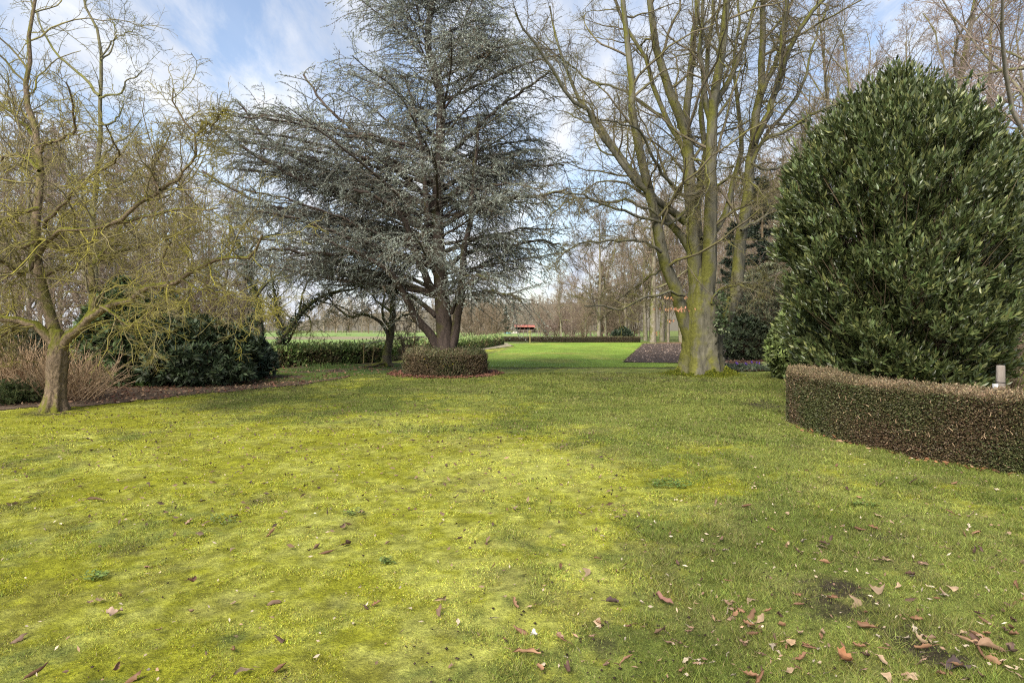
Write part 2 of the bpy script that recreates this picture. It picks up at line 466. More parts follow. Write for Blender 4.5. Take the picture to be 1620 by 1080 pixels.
ii = (np.arange(ny - 1)[:, None] * nx + np.arange(nx - 1)[None, :]).ravel()
gq = np.stack([ii, ii + 1, ii + nx + 1, ii + nx], 1)
ground = mesh('ground', np.stack([gx, gy, gz(gx, gy)], 1), gq, None, M_ground, gcol)
tag(ground, 'mossy lawn of yellow green moss and short grass running to the trees', 'lawn', kind='structure')

def inside(poly, x, y):
    poly = np.asarray(poly); c = np.zeros(len(x), bool); j = len(poly) - 1
    for i in range(len(poly)):
        xi, yi = poly[i]; xj, yj = poly[j]
        c ^= ((yi > y) != (yj > y)) & (x < (xj - xi) * (y - yi) / (yj - yi + 1e-12) + xi)
        j = i
    return c
def sheet(name, poly, res, lift, colf, mat, label, cat, jag=0.15, zf=None):
    poly = np.asarray(poly, float)
    x0, y0 = poly.min(0); x1, y1 = poly.max(0)
    nx_ = int((x1 - x0) / res[0]) + 2; ny_ = int((y1 - y0) / res[1]) + 2
    X, Y = np.meshgrid(np.linspace(x0, x1, nx_), np.linspace(y0, y1, ny_))
    x, y = X.ravel(), Y.ravel()
    i = (np.arange(ny_ - 1)[:, None] * nx_ + np.arange(nx_ - 1)[None, :]).ravel()
    q = np.stack([i, i + 1, i + nx_ + 1, i + nx_], 1)
    cx, cy = x[q].mean(1), y[q].mean(1)
    cx = cx + jag * (fbm(cx * 2.5, cy * 2.5, 3, 3) - .5) * 2; cy = cy + jag * (fbm(cx * 2.5, cy * 2.5, 13, 3) - .5) * 2
    q = q[inside(poly, cx, cy)]
    u, inv = np.unique(q, return_inverse=True)
    q = inv.reshape(-1, 4)
    x, y = x[u], y[u]
    z = gz(x, y) + lift
    if zf: z = z + zf(x, y)
    o = mesh(name, np.stack([x, y, z], 1), q, None, mat, colf(x, y))
    return tag(o, label, cat, kind='structure')
def flatcol(c, a=0.4, s=2.0, seed=3):
    c = np.array(c)
    return lambda x, y: c[None] * (1 - a / 2 + a * fbm(x * s, y * s, seed, 4))[:, None]
bright_poly = [(-1.9, 22.6), (0, 22.3), (4.5, 22.2), (6.3, 22.4), (9.0, 20.6), (10.5, 20.4), (10.5, 22.0), (7.0, 25.2), g(985, 574), g(1016, 543.5), (12.6, 62), (-0.6, 62), g(815, 549), g(770, 562)]
sheet('lawn', bright_poly, (0.12, 0.18), 0.012,
      lambda x, y: (np.array([0.175, 0.258, 0.038])[None] + np.array([0.06, 0.0, 0.015])[None] * smooth(.5, .75, fbm(x * .5, y * .35, 25, 4))[:, None]) * (0.66 + 0.68 * fbm(x * 0.8, y * 0.35, 5, 4))[:, None] * (0.75 + 0.5 * fbm(x * 4, y * 2, 15, 3))[:, None],
      M_ground, 'bright green newly sown lawn beyond the mossy grass', 'lawn', 0.08)
def bedcol(x, y):
    c = np.array([0.080, 0.060, 0.050])[None] * (0.7 + 0.6 * fbm(x * 3, y * 3, 6, 3))[:, None]
    return c
mulch_poly = [g(985, 573.5), g(1075, 575), g(1160, 577), (10.0, 27), (15, 40), g(1080, 544), g(1018, 544)]
sheet('flower_bed', mulch_poly, (0.12, 0.15), 0.03, bedcol, M_soil, 'dark soil bed dotted with pale chips behind the beech', 'flower bed', 0.05)
sheet('flower_bed', [(-9.3, 11.3), (-7.9, 12.0), (-6.9, 13.9), (-5.2, 16.0), (-4.6, 18.6), (-3.4, 19.6), (-2.9, 21.5), (-3.4, 24), (-5.4, 25.5), (-8, 21.9), (-14, 20), (-22, 16), (-22, 11.3)], (0.09, 0.12), 0.012,
      lambda x, y: np.array([0.11, 0.078, 0.055])[None] * (0.45 + 1.1 * fbm(x * 5, y * 5, 8, 3))[:, None] + (np.array([0.10, 0.13, 0.03]) - np.array([0.13, 0.085, 0.06]))[None] * smooth(0.38, 0.56, fbm(x * 1.1, y * 1.1, 28, 3))[:, None] * smooth(15.8, 18, y)[:, None] * 0.95,
      M_soil, 'brown bed of dead leaves under the dark shrubs', 'flower bed', 0.25)
sheet('flower_bed', [(6.6, 20.6), (9.2, 20.2), (11, 20.0), (22, 24), (22, 40), (12, 30), (7.2, 25.0)], (0.12, 0.15), 0.03,
      lambda x, y: np.array([0.17, 0.105, 0.075])[None] * (0.55 + 0.9 * fbm(x * 4, y * 4, 9, 3))[:, None], M_soil,
      'leaf strewn reddish bed right of the beech trunk', 'flower bed', 0.15)
path_poly = [g(716, 556), g(770, 553), g(812, 547.5), (-0.4, 58), (1.7, 60), (1.7, 61), (-1.6, 60), (-3.6, 36), (-4.0, 30)]
sheet('path', path_poly, (0.15, 0.3), 0.03, flatcol((0.30, 0.26, 0.17), 0.5), M_soil, 'pale sandy strip along the laurel hedge', 'path', 0.1)
def fieldcol(x, y):
    k = fbm(x * 0.12, y * 0.05, 4, 4)
    c = np.array([0.175, 0.25, 0.075])[None] * (0.7 + 0.6 * k)[:, None]
    st = smooth(74, 79, y + 0.02 * x) * smooth(108, 96, y + 0.02 * x)
    c = c + (np.array([0.24, 0.19, 0.13])[None] - c) * (0.9 * st * smooth(0.2, 0.5, k + .12))[:, None]
    top = smooth(150, 190, y)[:, None]
    return c + (np.array([0.26, 0.27, 0.13])[None] - c) * top * 0.6
fld_poly = [(-9, 29), (-5.5, 32), (-2.6, 58), (14, 66), (26, 130), (40, 210), (-190, 225), (-150, 110), (-40, 40)]
def fsheet():
    return sheet('field', fld_poly, (0.8, 1.2), 0.05, fieldcol, M_ground, 'open pale green field with a bare brown strip beyond the hedge', 'field', 0.3)
fsheet()

# far rise with its wood
hx, hy = np.meshgrid(np.linspace(-500, 500, 60), np.linspace(330, 900, 30))
hz = -3.6 - 0.0115 * (hy - 330) * 0 + 26 * smooth(330, 520, hy) * (0.6 + 0.5 * fbm(hx / 120, hy / 120, 2, 3)) * smooth(-320, 60, hx + 0.0 * hy) - 2.0
i = (np.arange(29)[:, None] * 60 + np.arange(59)[None, :]).ravel()
hl = mesh('hills', np.stack([hx.ravel(), hy.ravel(), hz.ravel()], 1), np.stack([i, i + 1, i + 61, i + 60], 1), None, M_ground,
          np.broadcast_to(np.array([0.13, 0.115, 0.085]), (1800, 3)))
tag(hl, 'low wooded rise on the horizon', 'hill', kind='structure')

# ------------------------------------------------------------------ grass, moss and litter close by (nobody could count them)
def blades():
    G = Geo(); r = np.random.default_rng(5)
    for (y0, y1, dens, L, wd) in ((2.45, 3.6, 27000, 0.030, 0.0032), (3.6, 5.2, 23000, 0.030, 0.0042), (5.2, 8.0, 14000, 0.031, 0.006),
                                  (8.0, 12.5, 6000, 0.033, 0.0095), (12.5, 19.5, 1800, 0.036, 0.016)):
        area = 0.84 * 2 * (y1 * y1 - y0 * y0) / 2
        n = int(area * dens)
        y = np.sqrt(r.uniform(y0 * y0, y1 * y1, n)); x = r.uniform(-0.84, 0.84, n) * y
        jx, jy = x + r.normal(0, 0.045 + .004 * y, n), y + r.normal(0, 0.06 + .008 * y, n)        # neighbouring tufts mingle
        m, soil, straw = lawn_masks(jx, jy)
        keep = (r.uniform(0, 1, n) > soil * 0.93) & ~((x < -0.55 * y) & (y > 13))
        x, y, m, straw, jx, jy = x[keep], y[keep], m[keep], straw[keep], jx[keep], jy[keep]; n = len(x)
        p = np.stack([x, y, gz(x, y) - 0.003], 1)
        clump = smooth(0.35, 0.8, fbm(x * 6, y * 6, 101, 3))
        ln = L * (1.0 - 0.60 * m) * (0.35 + 0.9 * clump) * r.uniform(0.5, 1.5, n) * (1 + 0.5 * smooth(500, 1100, CX + F * x / y) * (1 - m))
        d = r.normal(0, 1, (n, 3)) * 0.75; d[:, 2] = np.abs(d[:, 2]) * 0.4 + 0.55
        v, t = needles(p, norm(d), ln, wd * (1 + 0.7 * m) * r.uniform(0.7, 1.3, n), r)
        c = lawn_colour(jx, jy)
        u = r.uniform(0, 1, (n, 1)); c = c * 1.12 * np.where(u < 0.28, 0.48, np.where(u > 0.86, 1.3, 1.05)) * np.exp(r.normal(0, 0.18, (n, 1))) * np.exp(r.normal(0, 0.07, (n, 3)))
        dry = r.uniform(0, 1, n) < 0.05 + 0.12 * straw
        c[dry] = np.array([0.30, 0.25, 0.12]) * np.exp(r.normal(0, 0.25, (dry.sum(), 1)))
        G.add(v, None, t, np.repeat(np.clip(c, 0, 1), 3, 0))
    o = G.build('grass', M_grass, None, False)
    tag(o, 'short grass blades and moss tips covering the near lawn', 'grass', kind='stuff')
blades()

def litter(name, label, poly_pts, n, size, cols, seed, lift=0.02, kind='stuff', catn='leaf litter', weight=None):
    r = np.random.default_rng(seed)
    poly = np.asarray(poly_pts); x0, y0 = poly.min(0); x1, y1 = poly.max(0)
    x = r.uniform(x0, x1, n * 3); y = r.uniform(y0, y1, n * 3)
    k = inside(poly, x, y)
    if weight is not None: k &= r.uniform(0, 1, len(x)) < weight(x, y)
    x, y = x[k][:n], y[k][:n]; n = len(x)
    p = np.stack([x, y, gz(x, y) + lift + r.uniform(0, 0.02, n)], 1)
    d = r.normal(0, 1, (n, 3)); d[:, 2] *= 0.3
    s = r.normal(0, 1, (n, 3)); s[:, 2] *= 0.4
    v, q = leaves(p, d, s, size * r.uniform(0.5, 1.4, n), size * 0.5 * r.uniform(0.5, 1.2, n), r.uniform(-0.5, 0.5, n)[:, None], 0.15)
    cols = np.asarray(cols)
    c = cols[r.integers(0, len(cols), n)] * np.exp(r.normal(0, 0.25, (n, 1)))
    o = mesh(name, v, q, None, M_dead, np.repeat(np.clip(c, 0, 1), 5, 0), None, False)
    return tag(o, label, catn, kind=kind)
DEAD = [(0.20, 0.11, 0.065), (0.26, 0.15, 0.085), (0.13, 0.07, 0.045), (0.34, 0.23, 0.14), (0.17, 0.075, 0.05)]
litter('leaf_litter', 'brown dead leaves under the rhododendrons and ivy tree', [(-9.6, 11.6), (-7.7, 12.2), (-6.7, 14.0), (-4.9, 16.4), (-4.3, 18.8), (-3.2, 20), (-3.0, 22), (-5.5, 24), (-12, 22), (-16, 14)], 4200, 0.09, DEAD, 3, weight=lambda x, y: 1 - 0.75 * smooth(16, 18.5, y))
litter('leaf_litter', 'reddish dead leaves in the bed right of the beech', [(6.8, 20.8), (9.2, 20.4), (12, 20.4), (17, 25), (17, 30), (8, 26)], 5000, 0.12, DEAD, 4)
litter('leaf_litter', 'pale chips and leaves scattered over the dark soil bed', mulch_poly, 2000, 0.10, [(0.30, 0.22, 0.17), (0.20, 0.14, 0.11), (0.36, 0.28, 0.23)], 5, 0.04)
a_ = np.linspace(0, 2 * math.pi, 24, endpoint=False)
CED = np.array([(704 - CX) / F * 19.3, 19.3])
litter('leaf_litter', 'ring of rust brown leaves around the round clipped hedge', np.stack([CED[0] + 1.75 * np.cos(a_), CED[1] + 1.75 * np.sin(a_)], 1), 4200, 0.085, [(0.17, 0.075, 0.05), (0.21, 0.10, 0.065), (0.13, 0.06, 0.045)], 6)
HEDGE = np.array([(4.95, 10.85), (4.62, 10.6), (4.40, 10.1), (4.30, 9.4), (4.33, 8.7), (4.47, 8.0), (4.72, 7.35), (5.08, 6.8), (5.6, 6.25), (6.3, 5.75)])
litter('leaf_litter', 'line of orange brown leaves along the foot of the curved hedge', [(4.2, 9.4), (4.25, 8.6), (4.42, 7.9), (4.68, 7.2), (5.0, 6.65), (5.5, 6.1), (5.7, 6.3), (5.2, 6.85), (4.8, 7.4), (4.5, 8.2), (4.4, 9.4)], 420, 0.07, [(0.28, 0.13, 0.06), (0.20, 0.09, 0.05), (0.36, 0.22, 0.13)], 7, 0.01)
near_poly = [(-2.2, 2.5), (2.3, 2.5), (9, 11), (-9, 11)]
litter('leaf_litter', 'tiny pale bark flakes and leaf crumbs specking the near lawn', near_poly, 4000, 0.028, [(0.40, 0.30, 0.21), (0.30, 0.19, 0.12), (0.48, 0.39, 0.29), (0.2, 0.12, 0.08)], 8, 0.012,
       weight=lambda x, y: np.clip(0.25 + 0.5 * smooth(0, 0.5, x / y) , 0, 1) * (4.0 / np.maximum(y, 3)) ** 1.0)
litter('leaf_litter', 'brown smudges of rotted leaf dotted over the yellow moss at the left', [(-1.0, 4.2), (1.0, 4.2), (1.2, 9), (-2, 12.2), (-8.4, 11.4), (-4.6, 5.4)], 1000, 0.055, [(0.14, 0.085, 0.05), (0.20, 0.13, 0.08), (0.09, 0.06, 0.04)], 18, 0.022)
def crumbs():
    r = np.random.default_rng(77); n = 1100
    y = 1 / r.uniform(1 / 13.0, 1 / 2.5, n); x = r.uniform(-0.82, 0.82, n) * y
    k = fbm(x * 1.2, y * 1.2, 55, 3) > 0.48
    x, y = x[k], y[k]; n = len(x)
    base = np.array([[1, 0, 0], [0, 1, 0], [-1, 0, 0], [0, -1, 0], [0, 0, 0.8], [0, 0, -0.6]], float)
    tr = np.array([[0, 1, 4], [1, 2, 4], [2, 3, 4], [3, 0, 4], [1, 0, 5], [2, 1, 5], [3, 2, 5], [0, 3, 5]])
    s = r.uniform(0.004, 0.010, n)[:, None, None] * r.uniform(0.5, 1.4, (n, 6, 1))
    v = base[None] * s + np.stack([x, y, gz(x, y) + 0.012], 1)[:, None, :]
    t = (np.arange(n)[:, None, None] * 6 + tr[None]).reshape(-1, 3)
    c = np.repeat(np.array([[0.055, 0.038, 0.028]]) * np.exp(r.normal(0, 0.3, (n, 1))), 6, 0)
    tag(mesh('soil_crumbs', v, None, t, M_soil, c), 'dark soil crumbs and worm casts dotted over the moss', 'soil', kind='stuff')
crumbs()

# single fallen leaves: eight forms, copied one by one
def leaf_form(seed, L, wd, curl, roll, colour):
    r = np.random.default_rng(seed)
    nu, nv = 9, 6
    u = np.linspace(0, 1, nu); w = np.sin(np.pi * np.clip(u, 0, 1) ** r.uniform(.65, 1.1)) ** r.uniform(.6, 1.0) * wd / 2
    wl_ = w * (1 + r.normal(0, .22, nu)); wr_ = w * (1 + r.normal(0, .22, nu)); bend = r.normal(0, .12) * L; tw = r.normal(0, .9); wav = r.normal(0, .10, nu) * wd
    vs, cs = [], []
    for i in range(nu):
        for j in range(nv):
            t = (j / (nv - 1)) * 2 - 1
            a = t * roll
            wi = wl_[i] if t < 0 else wr_[i]; yy = wi * math.sin(a) / max(roll, .2); zz = wi * (1 - math.cos(a)) / max(roll, .2)
            ta = tw * (u[i] - .5); yy, zz = yy * math.cos(ta) - zz * math.sin(ta), yy * math.sin(ta) + zz * math.cos(ta); yy += bend * (2 * u[i] - 1) ** 2; zz += wav[i] * abs(t)
            x = (u[i] - 0.5) * L
            zc = curl * L * (2 * u[i] - 1) ** 2
            vs.append((x, yy + 0.08 * wd * math.sin(5 * u[i] + seed), zz + zc + r.normal(0, 0.0012)))
            cs.append(np.array(colour) * (0.75 + 0.35 * abs(t)) * (1 + r.normal(0, .08)))
    q = [(i * nv + j, (i + 1) * nv + j, (i + 1) * nv + j + 1, i * nv + j + 1) for i in range(nu - 1) for j in range(nv - 1)]
    G = Geo(); G.add(vs, q, None, np.clip(np.array(cs), 0, 1))
    P, R = limb([(-0.5 * L, 0, curl * L), (-0.62 * L, 0.01, curl * L * 1.1), (-0.75 * L, 0.015, curl * L * .8)], 0.0018, 0.001, 4)
    v, q = tubes(P, R, 4); G.add(v, q, None, np.broadcast_to(np.array(colour) * 0.7, v.shape))
    return G
FORMS = [
    ('pale tan flat dead leaf lying on the lawn', (0.40, 0.28, 0.175), 0.075, 0.040, 0.05, 0.5),
    ('cream coloured bleached leaf flake lying on the lawn', (0.50, 0.41, 0.30), 0.050, 0.026, 0.04, 0.4),
    ('orange brown dead leaf half folded on the lawn', (0.31, 0.17, 0.095), 0.080, 0.050, 0.08, 1.2),
    ('dark brown dead leaf rolled lengthwise on the lawn', (0.13, 0.075, 0.055), 0.085, 0.050, 0.10, 1.5),
    ('brown dead leaf curled into a tube on the lawn', (0.27, 0.145, 0.085), 0.095, 0.050, 0.04, 2.4),
    ('pinkish brown dead leaf with raised edges on the lawn', (0.30, 0.19, 0.125), 0.065, 0.042, 0.12, 1.0),
]
leaf_src = []
for k, (lab, colr, L, wd, cu, ro) in enumerate(FORMS * 3):
    o = leaf_form(40 + k, L * (1, .8, 1.15)[k // 6], wd * (1, .75, .9)[k // 6], cu + (0, .08, .03)[k // 6], ro * (1, 1.5, 1.25)[k // 6], np.array(colr) * (1, .8, .65)[k // 6]).build('fallen_leaf', M_dead)
    tag(o, lab, 'leaf', 'fallen leaves on the lawn'); leaf_src.append(o)
rl = np.random.default_rng(12)
spots = []
tries = 0
while len(spots) < 287 and tries < 20000:
    tries += 1
    py = 640 + 440 * rl.uniform(0, 1) ** 0.55; px = rl.uniform(-10, 1630)
    dens = 0.14 + 0.86 * smooth(700, 1250, px) * smooth(660, 900, py)
    if py < 760: dens *= 0.55
    if fbm(px / 90, py / 60, 66, 2) < 0.42: dens *= 0.35
    if rl.uniform() > dens: continue
    if px > 1200 and py < 690 + (px - 1238) * 0.19: continue
    spots.append((px, py))
for k, (px, py) in enumerate(spots):
    f = int(rl.choice(6, p=[.26, .20, .16, .10, .14, .14]))
    src = leaf_src[f + 6 * int(rl.integers(0, 3))]
    if not src.get('placed'): o = src; src['placed'] = 1
    else: o = src.copy(); link(o)
    x, y = g(px, py)
    o.location = (x, y, float(gz(x, y)) + 0.022)
    o.rotation_euler = (rl.normal(0, .5) + (3.14 if rl.uniform() < .3 else 0), rl.normal(0, .4), rl.uniform(0, 6.28))
    sc = rl.uniform(0.45, 1.1); o.scale = (sc, sc * rl.uniform(.8, 1.2), sc)
for o in leaf_src:
    if 'placed' in o: del o['placed']
for o in list(S.objects):
    if 'placed' in o: del o['placed']
for (px, py, L, wd, cu, ro, colr, rz, lab) in (
        (1512, 1062, 0.15, 0.085, 0.10, 1.4, (0.085, 0.06, 0.055), 0.3, 'large dark grey brown dead leaf arched over bare soil at the lower right'),
        (1565, 1036, 0.13, 0.065, 0.06, 1.8, (0.30, 0.19, 0.12), -0.3, 'large tan leaf in the torn heap above the dark arched leaf'),
        (1600, 1040, 0.12, 0.07, 0.12, 1.3, (0.17, 0.11, 0.085), 0.8, 'grey brown leaf at the right end of the torn leaf heap'),
        (1537, 1026, 0.13, 0.045, 0.03, 2.4, (0.36, 0.23, 0.14), -0.5, 'narrow rolled tan leaf at the left end of the torn leaf heap'),
        (1335, 1052, 0.10, 0.075, 0.15, 1.0, (0.34, 0.16, 0.08), 1.0, 'shiny copper brown leaf near the bottom edge of the lawn'),
        (1250, 1024, 0.09, 0.055, 0.04, 0.6, (0.50, 0.33, 0.19), 0.9, 'broad flat honey coloured leaf near the bottom edge of the lawn'),
        (1050, 958, 0.12, 0.05, 0.08, 1.5, (0.25, 0.13, 0.10), -0.8, 'long reddish brown leaf lying alone left of the bare soil'),
        (968, 964, 0.09, 0.06, 0.15, 1.5, (0.10, 0.065, 0.06), 0.5, 'dark crumpled leaf on green moss near the lower middle'),
        (845, 1014, 0.075, 0.035, 0.2, 0.8, (0.75, 0.68, 0.58), 1.4, 'white upright leaf flake near the bottom middle of the lawn'),
        (178, 974, 0.085, 0.06, 0.1, 0.9, (0.36, 0.25, 0.18), 0.2, 'broad pinkish leaf standing alone on yellow moss at the lower left'),
        (305, 926, 0.07, 0.05, 0.2, 1.5, (0.14, 0.07, 0.05), 1.2, 'dark brown crumpled leaf above two tan curled leaves at the lower left'),
        (832, 1041, 0.14, 0.05, 0.02, 2.6, (0.36, 0.21, 0.12), 0.05, 'long rolled bark coloured leaf near the bottom middle of the lawn'),
        (152, 793, 0.15, 0.05, 0.05, 2.2, (0.24, 0.15, 0.10), 0.4, 'brown curled leaf on yellow moss before the mossy fruit tree')):
    o = leaf_form(int(px), L, wd, cu, ro, colr).build('fallen_leaf', M_dead)
    x, y = g(px, py); o.location = (x, y, float(gz(x, y)) + 0.03); o.rotation_euler = (0.15, 0.1, rz)
    tag(o, lab, 'leaf', 'fallen leaves on the lawn')

# weeds in the lawn
def rosette_weed(px, py, rad, n, colr, lab, seed):
    r = np.random.default_rng(seed); x, y = g(px, py)
    t = thing('lawn_weed', lab, 'weed', (x, y, float(gz(x, y))))
    a = r.uniform(0, 6.28, n); rr = rad * np.sqrt(r.uniform(0, 1, n))
    p = np.stack([x + rr * np.cos(a), y + rr * np.sin(a) * 0.8, gz(x, y) + r.uniform(0.01, 0.04, n)], 1)
    b = r.uniform(0, 6.28, n); d = np.stack([np.cos(b), np.sin(b), r.uniform(0.1, 0.7, n)], 1); s = np.stack([-np.sin(b), np.cos(b), r.normal(0, .2, n)], 1)
    v, q = leaves(p, d, s, r.uniform(0.02, 0.045, n), r.uniform(0.012, 0.022, n), 0.2, 0.2)
    mesh('leaves', v, q, None, M_leaf, lcol(np.array(colr) * [1.35, 1.2, 0.75], n, 5, 0.2, rg=r), t, False)
rosette_weed(1062, 769, 0.20, 260, (0.075, 0.13, 0.045), 'wide dark green clover patch with a dead leaf beside it', 1)
rosette_weed(612, 893, 0.045, 45, (0.10, 0.16, 0.07), 'small grey green daisy rosette on the yellow moss', 2)
rosette_weed(560, 815, 0.09, 60, (0.11, 0.16, 0.07), 'faint pale clover patch left of the yellow moss centre', 3)
rosette_weed(350, 822, 0.12, 80, (0.12, 0.17, 0.08), 'loose pale green weed patch below the mossy fruit tree', 4)
rosette_weed(150, 915, 0.07, 60, (0.10, 0.16, 0.06), 'low green weed tuft at the lower left of the lawn', 5)
rosette_weed(1370, 800, 0.10, 90, (0.09, 0.14, 0.05), 'green weed tuft on the grass in front of the curved hedge', 6)
# ------------------------------------------------------------------ trees
def trace(pts, Y0, dY, r0, r1, K=14, wob=0.0, power=0.8):
    n = len(pts); t = np.linspace(0, 1, n)
    return limb([at(px, py, Y0 + dY * tt ** 1.2) for (px, py), tt in zip(pts, t)], r0, r1, K, wob, power)
def tgeo(G, PR, n=3, col=None):
    v, q = tubes(PR[0], PR[1], n); G.add(v, q, None, col); return G
def fluted(pts, rad, K=22, n=36, flare=0.5, lobes=6, seed=0, depth=0.12, flare_h=0.5):   # a stout trunk with root flare and flutes
    P, _ = limb(pts, 1, 1, K); P = P[0]
    t = np.linspace(0, 1, K)
    rr = np.interp(t, np.linspace(0, 1, len(rad)), rad)
    h = P[:, 2] - P[0, 2]
    a = np.arange(n) / n * 2 * math.pi
    r = np.random.default_rng(seed); ph = r.uniform(0, 6.28, 4)
    fl = np.exp(-np.maximum(h, 0) / flare_h)[:, None]
    lob = np.cos(lobes * a + ph[0] + 0.6 * np.sin(2 * a + ph[1]))[None, :]
    lob2 = np.cos((lobes // 2) * a + ph[2])[None, :]
    R = rr[:, None] * (1 + depth * (0.6 * lob + 0.5 * lob2) * (0.55 + fl) + flare * fl * (0.75 + 0.5 * lob))
    R = R * (1 + 0.03 * r.normal(0, 1, R.shape))
    v = np.stack([P[:, None, 0] + R * np.cos(a), P[:, None, 1] + R * np.sin(a), np.broadcast_to(P[:, None, 2], R.shape)], -1).reshape(-1, 3)
    i = np.arange(K - 1)[:, None] * n; j = np.arange(n)[None, :]; j2 = (j + 1) % n
    q = np.stack([i + j, i + j2, i + n + j2, i + n + j], -1).reshape(-1, 4)
    c = len(v); v = np.concatenate([v, [P[-1] + [0, 0, rr[-1] * 0.4]]])
    tt = np.stack([(K - 1) * n + np.arange(n), (K - 1) * n + (np.arange(n) + 1) % n, np.full(n, c)], 1)
    return v, q, tt

# --- the great beech
def beech():
    r = rng
    Y = 19.2; bx, by, _ = at(1109, 592, Y); base = (bx, by, float(gz(bx, by)))
    t = thing('beech_tree', 'huge bare many stemmed beech with mossy fluted grey trunk beside the dark soil bed', 'tree', base)
    G = Geo()
    v, q, tt = fluted([at(1109, 594, Y), at(1111, 555, Y), at(1111, 520, Y), at(1112, 490, Y), at(1110, 455, Y), at(1109, 425, Y)], [0.585, 0.56, 0.545, 0.53, 0.36, 0.14], 44, 72, 0.27, 6, 3, 0.15, 0.35)
    G.add(v, q, tt)
    T = []
    def L(pts, dY, w0, w1, Y0=Y):
        T.append(trace(pts, Y0, dY, w0 * 0.0086, w1 * 0.0086, 18, 0.025)); return T[-1]
    L([(1103, 572), (1090, 530), (1078, 490), (1069, 460), (1064, 438), (1050, 407), (1044, 385), (1037, 344), (1024, 285), (1011, 222), (1002, 185), (998, 122), (989, 37), (984, -40), (976, -130)], -1.2, 27, 5, Y + 0.05)
    L([(1106, 500), (1099, 430), (1095, 380), (1093, 333), (1090, 259), (1085, 207), (1067, 163), (1048, 119), (1037, 74), (1028, 20), (1020, -60), (1010, -150)], 0.9, 30, 6)
    L([(1086, 207), (1087, 167), (1094, 111), (1097, 56), (1102, 0), (1106, -80), (1108, -170)], 0.5, 15, 5, Y + .6)
    L([(1115, 500), (1121, 430), (1124, 370), (1125, 315), (1125, 241), (1126, 190), (1135, 122), (1144, 63), (1150, 0), (1157, -80), (1160, -160)], -0.7, 30, 7, Y - 0.1)
    L([(1124, 225), (1132, 170), (1156, 122), (1174, 74), (1193, 15), (1206, -50)], 1.0, 13, 4, Y - .3)
    L([(1125, 200), (1116, 160), (1110, 110), (1107, 74), (1112, 20), (1108, -60)], -1.0, 11, 4, Y - .3)
    L([(1120, 440), (1106, 380), (1108, 300), (1113, 230), (1110, 160), (1120, 80), (1128, 0), (1130, -90)], 2.4, 16, 5, Y + .8)
    L([(1128, 540), (1146, 505), (1163, 477), (1167, 446), (1168, 412), (1171, 380), (1176, 350), (1183, 304), (1189, 241), (1198, 185), (1204, 141), (1207, 74), (1206, 22), (1210, -50), (1212, -140)], 0.9, 27, 6, Y + .1)
    L([(1192, 225), (1204, 205), (1222, 159), (1241, 100), (1256, 63), (1278, 26), (1304, 0), (1335, -40)], -1.3, 14, 5, Y + .4)
    L([(1204, 150), (1216, 125), (1230, 93), (1244, 37), (1248, 0), (1256, -70)], 0.9, 11, 4, Y + .6)
    L([(1226, 150), (1236, 110), (1236, 60), (1243, 10), (1242, -60)], -0.8, 8, 4, Y)
    L([(1184, 300), (1190, 262), (1207, 226), (1244, 207), (1278, 185), (1318, 168), (1352, 156), (1400, 150)], -1.6, 8, 3, Y + .5)
    L([(1178, 330), (1192, 250), (1215, 210), (1262, 150), (1290, 60), (1310, 10)], 2.0, 9, 3, Y + .4)
    L([(1085, 352), (1070, 336), (1052, 328), (1030, 307), (1000, 281), (970, 237), (948, 207), (926, 174), (904, 156), (881, 126), (859, 89), (835, 55), (815, 20)], -2.6, 14, 3)
    L([(1094, 400), (1074, 367), (1052, 341), (1022, 296), (993, 263), (963, 222), (940, 186), (918, 164), (900, 120), (880, 60), (870, 10)], 1.5, 15, 3, Y + .2)
    L([(1090, 260), (1074, 222), (1052, 185), (1037, 141), (1019, 89), (1000, 59), (981, 22), (965, -20), (950, -80)], 1.8, 11, 4, Y + .3)
    L([(1052, 185), (1020, 165), (985, 140), (940, 130), (890, 95), (850, 60)], 1.2, 6, 2, Y + 1.0)
    L([(1083, 467), (1060, 463), (1035, 468), (1010, 474), (986, 487), (955, 485), (925, 484)], -2.6, 6, 2, Y - .4)
    L([(1046, 399), (1032, 390), (1017, 383), (985, 380), (955, 383), (925, 386), (898, 396), (880, 410)], -2.0, 6, 2, Y - .6)
    L([(1058, 420), (1036, 432), (1012, 450), (985, 470), (960, 498)], 1.5, 5, 1.5, Y)
    L([(1090, 330), (1060, 352), (1020, 345), (980, 330), (940, 318), (905, 305), (880, 318)], -3.0, 7, 2)
    L([(1040, 340), (1000, 318), (960, 322), (925, 312), (890, 322), (868, 345)], -1.0, 5, 2, Y - .7)
    L([(1126, 480), (1130, 464), (1142, 457), (1160, 452), (1178, 453), (1193, 460), (1204, 464), (1207, 474)], -0.8, 5, 2, Y - .5)
    L([(1168, 446), (1190, 447), (1212, 446), (1235, 444), (1262, 436)], 1.0, 4, 1.5, Y)
    L([(1172, 365), (1200, 348), (1222, 330), (1240, 322), (1268, 330)], 2.4, 6, 2)
    L([(1190, 260), (1218, 268), (1240, 262), (1275, 250), (1310, 262)], 2.0, 6, 2)
    L([(1112, 380), (1140, 356), (1152, 320), (1162, 280), (1172, 240), (1170, 180), (1160, 110), (1168, 40), (1166, -40)], 2.8, 12, 4)
    L([(1108, 300), (1088, 310), (1060, 290), (1040, 260), (1024, 230), (1010, 205), (985, 195), (950, 190)], -3.2, 8, 2)
    L([(1094, 250), (1110, 255), (1120, 285), (1100, 330), (1086, 350)], -1.5, 5, 2)
    L([(1122, 300), (1140, 290), (1158, 280), (1176, 282), (1200, 300), (1215, 325)], -2.5, 6, 2)
    for PR in T: tgeo(G, PR, 12)
    LP, LR = cat(T)
    G.build('trunk', M_beech, t)
    # side branches, twigs
    C = Geo()
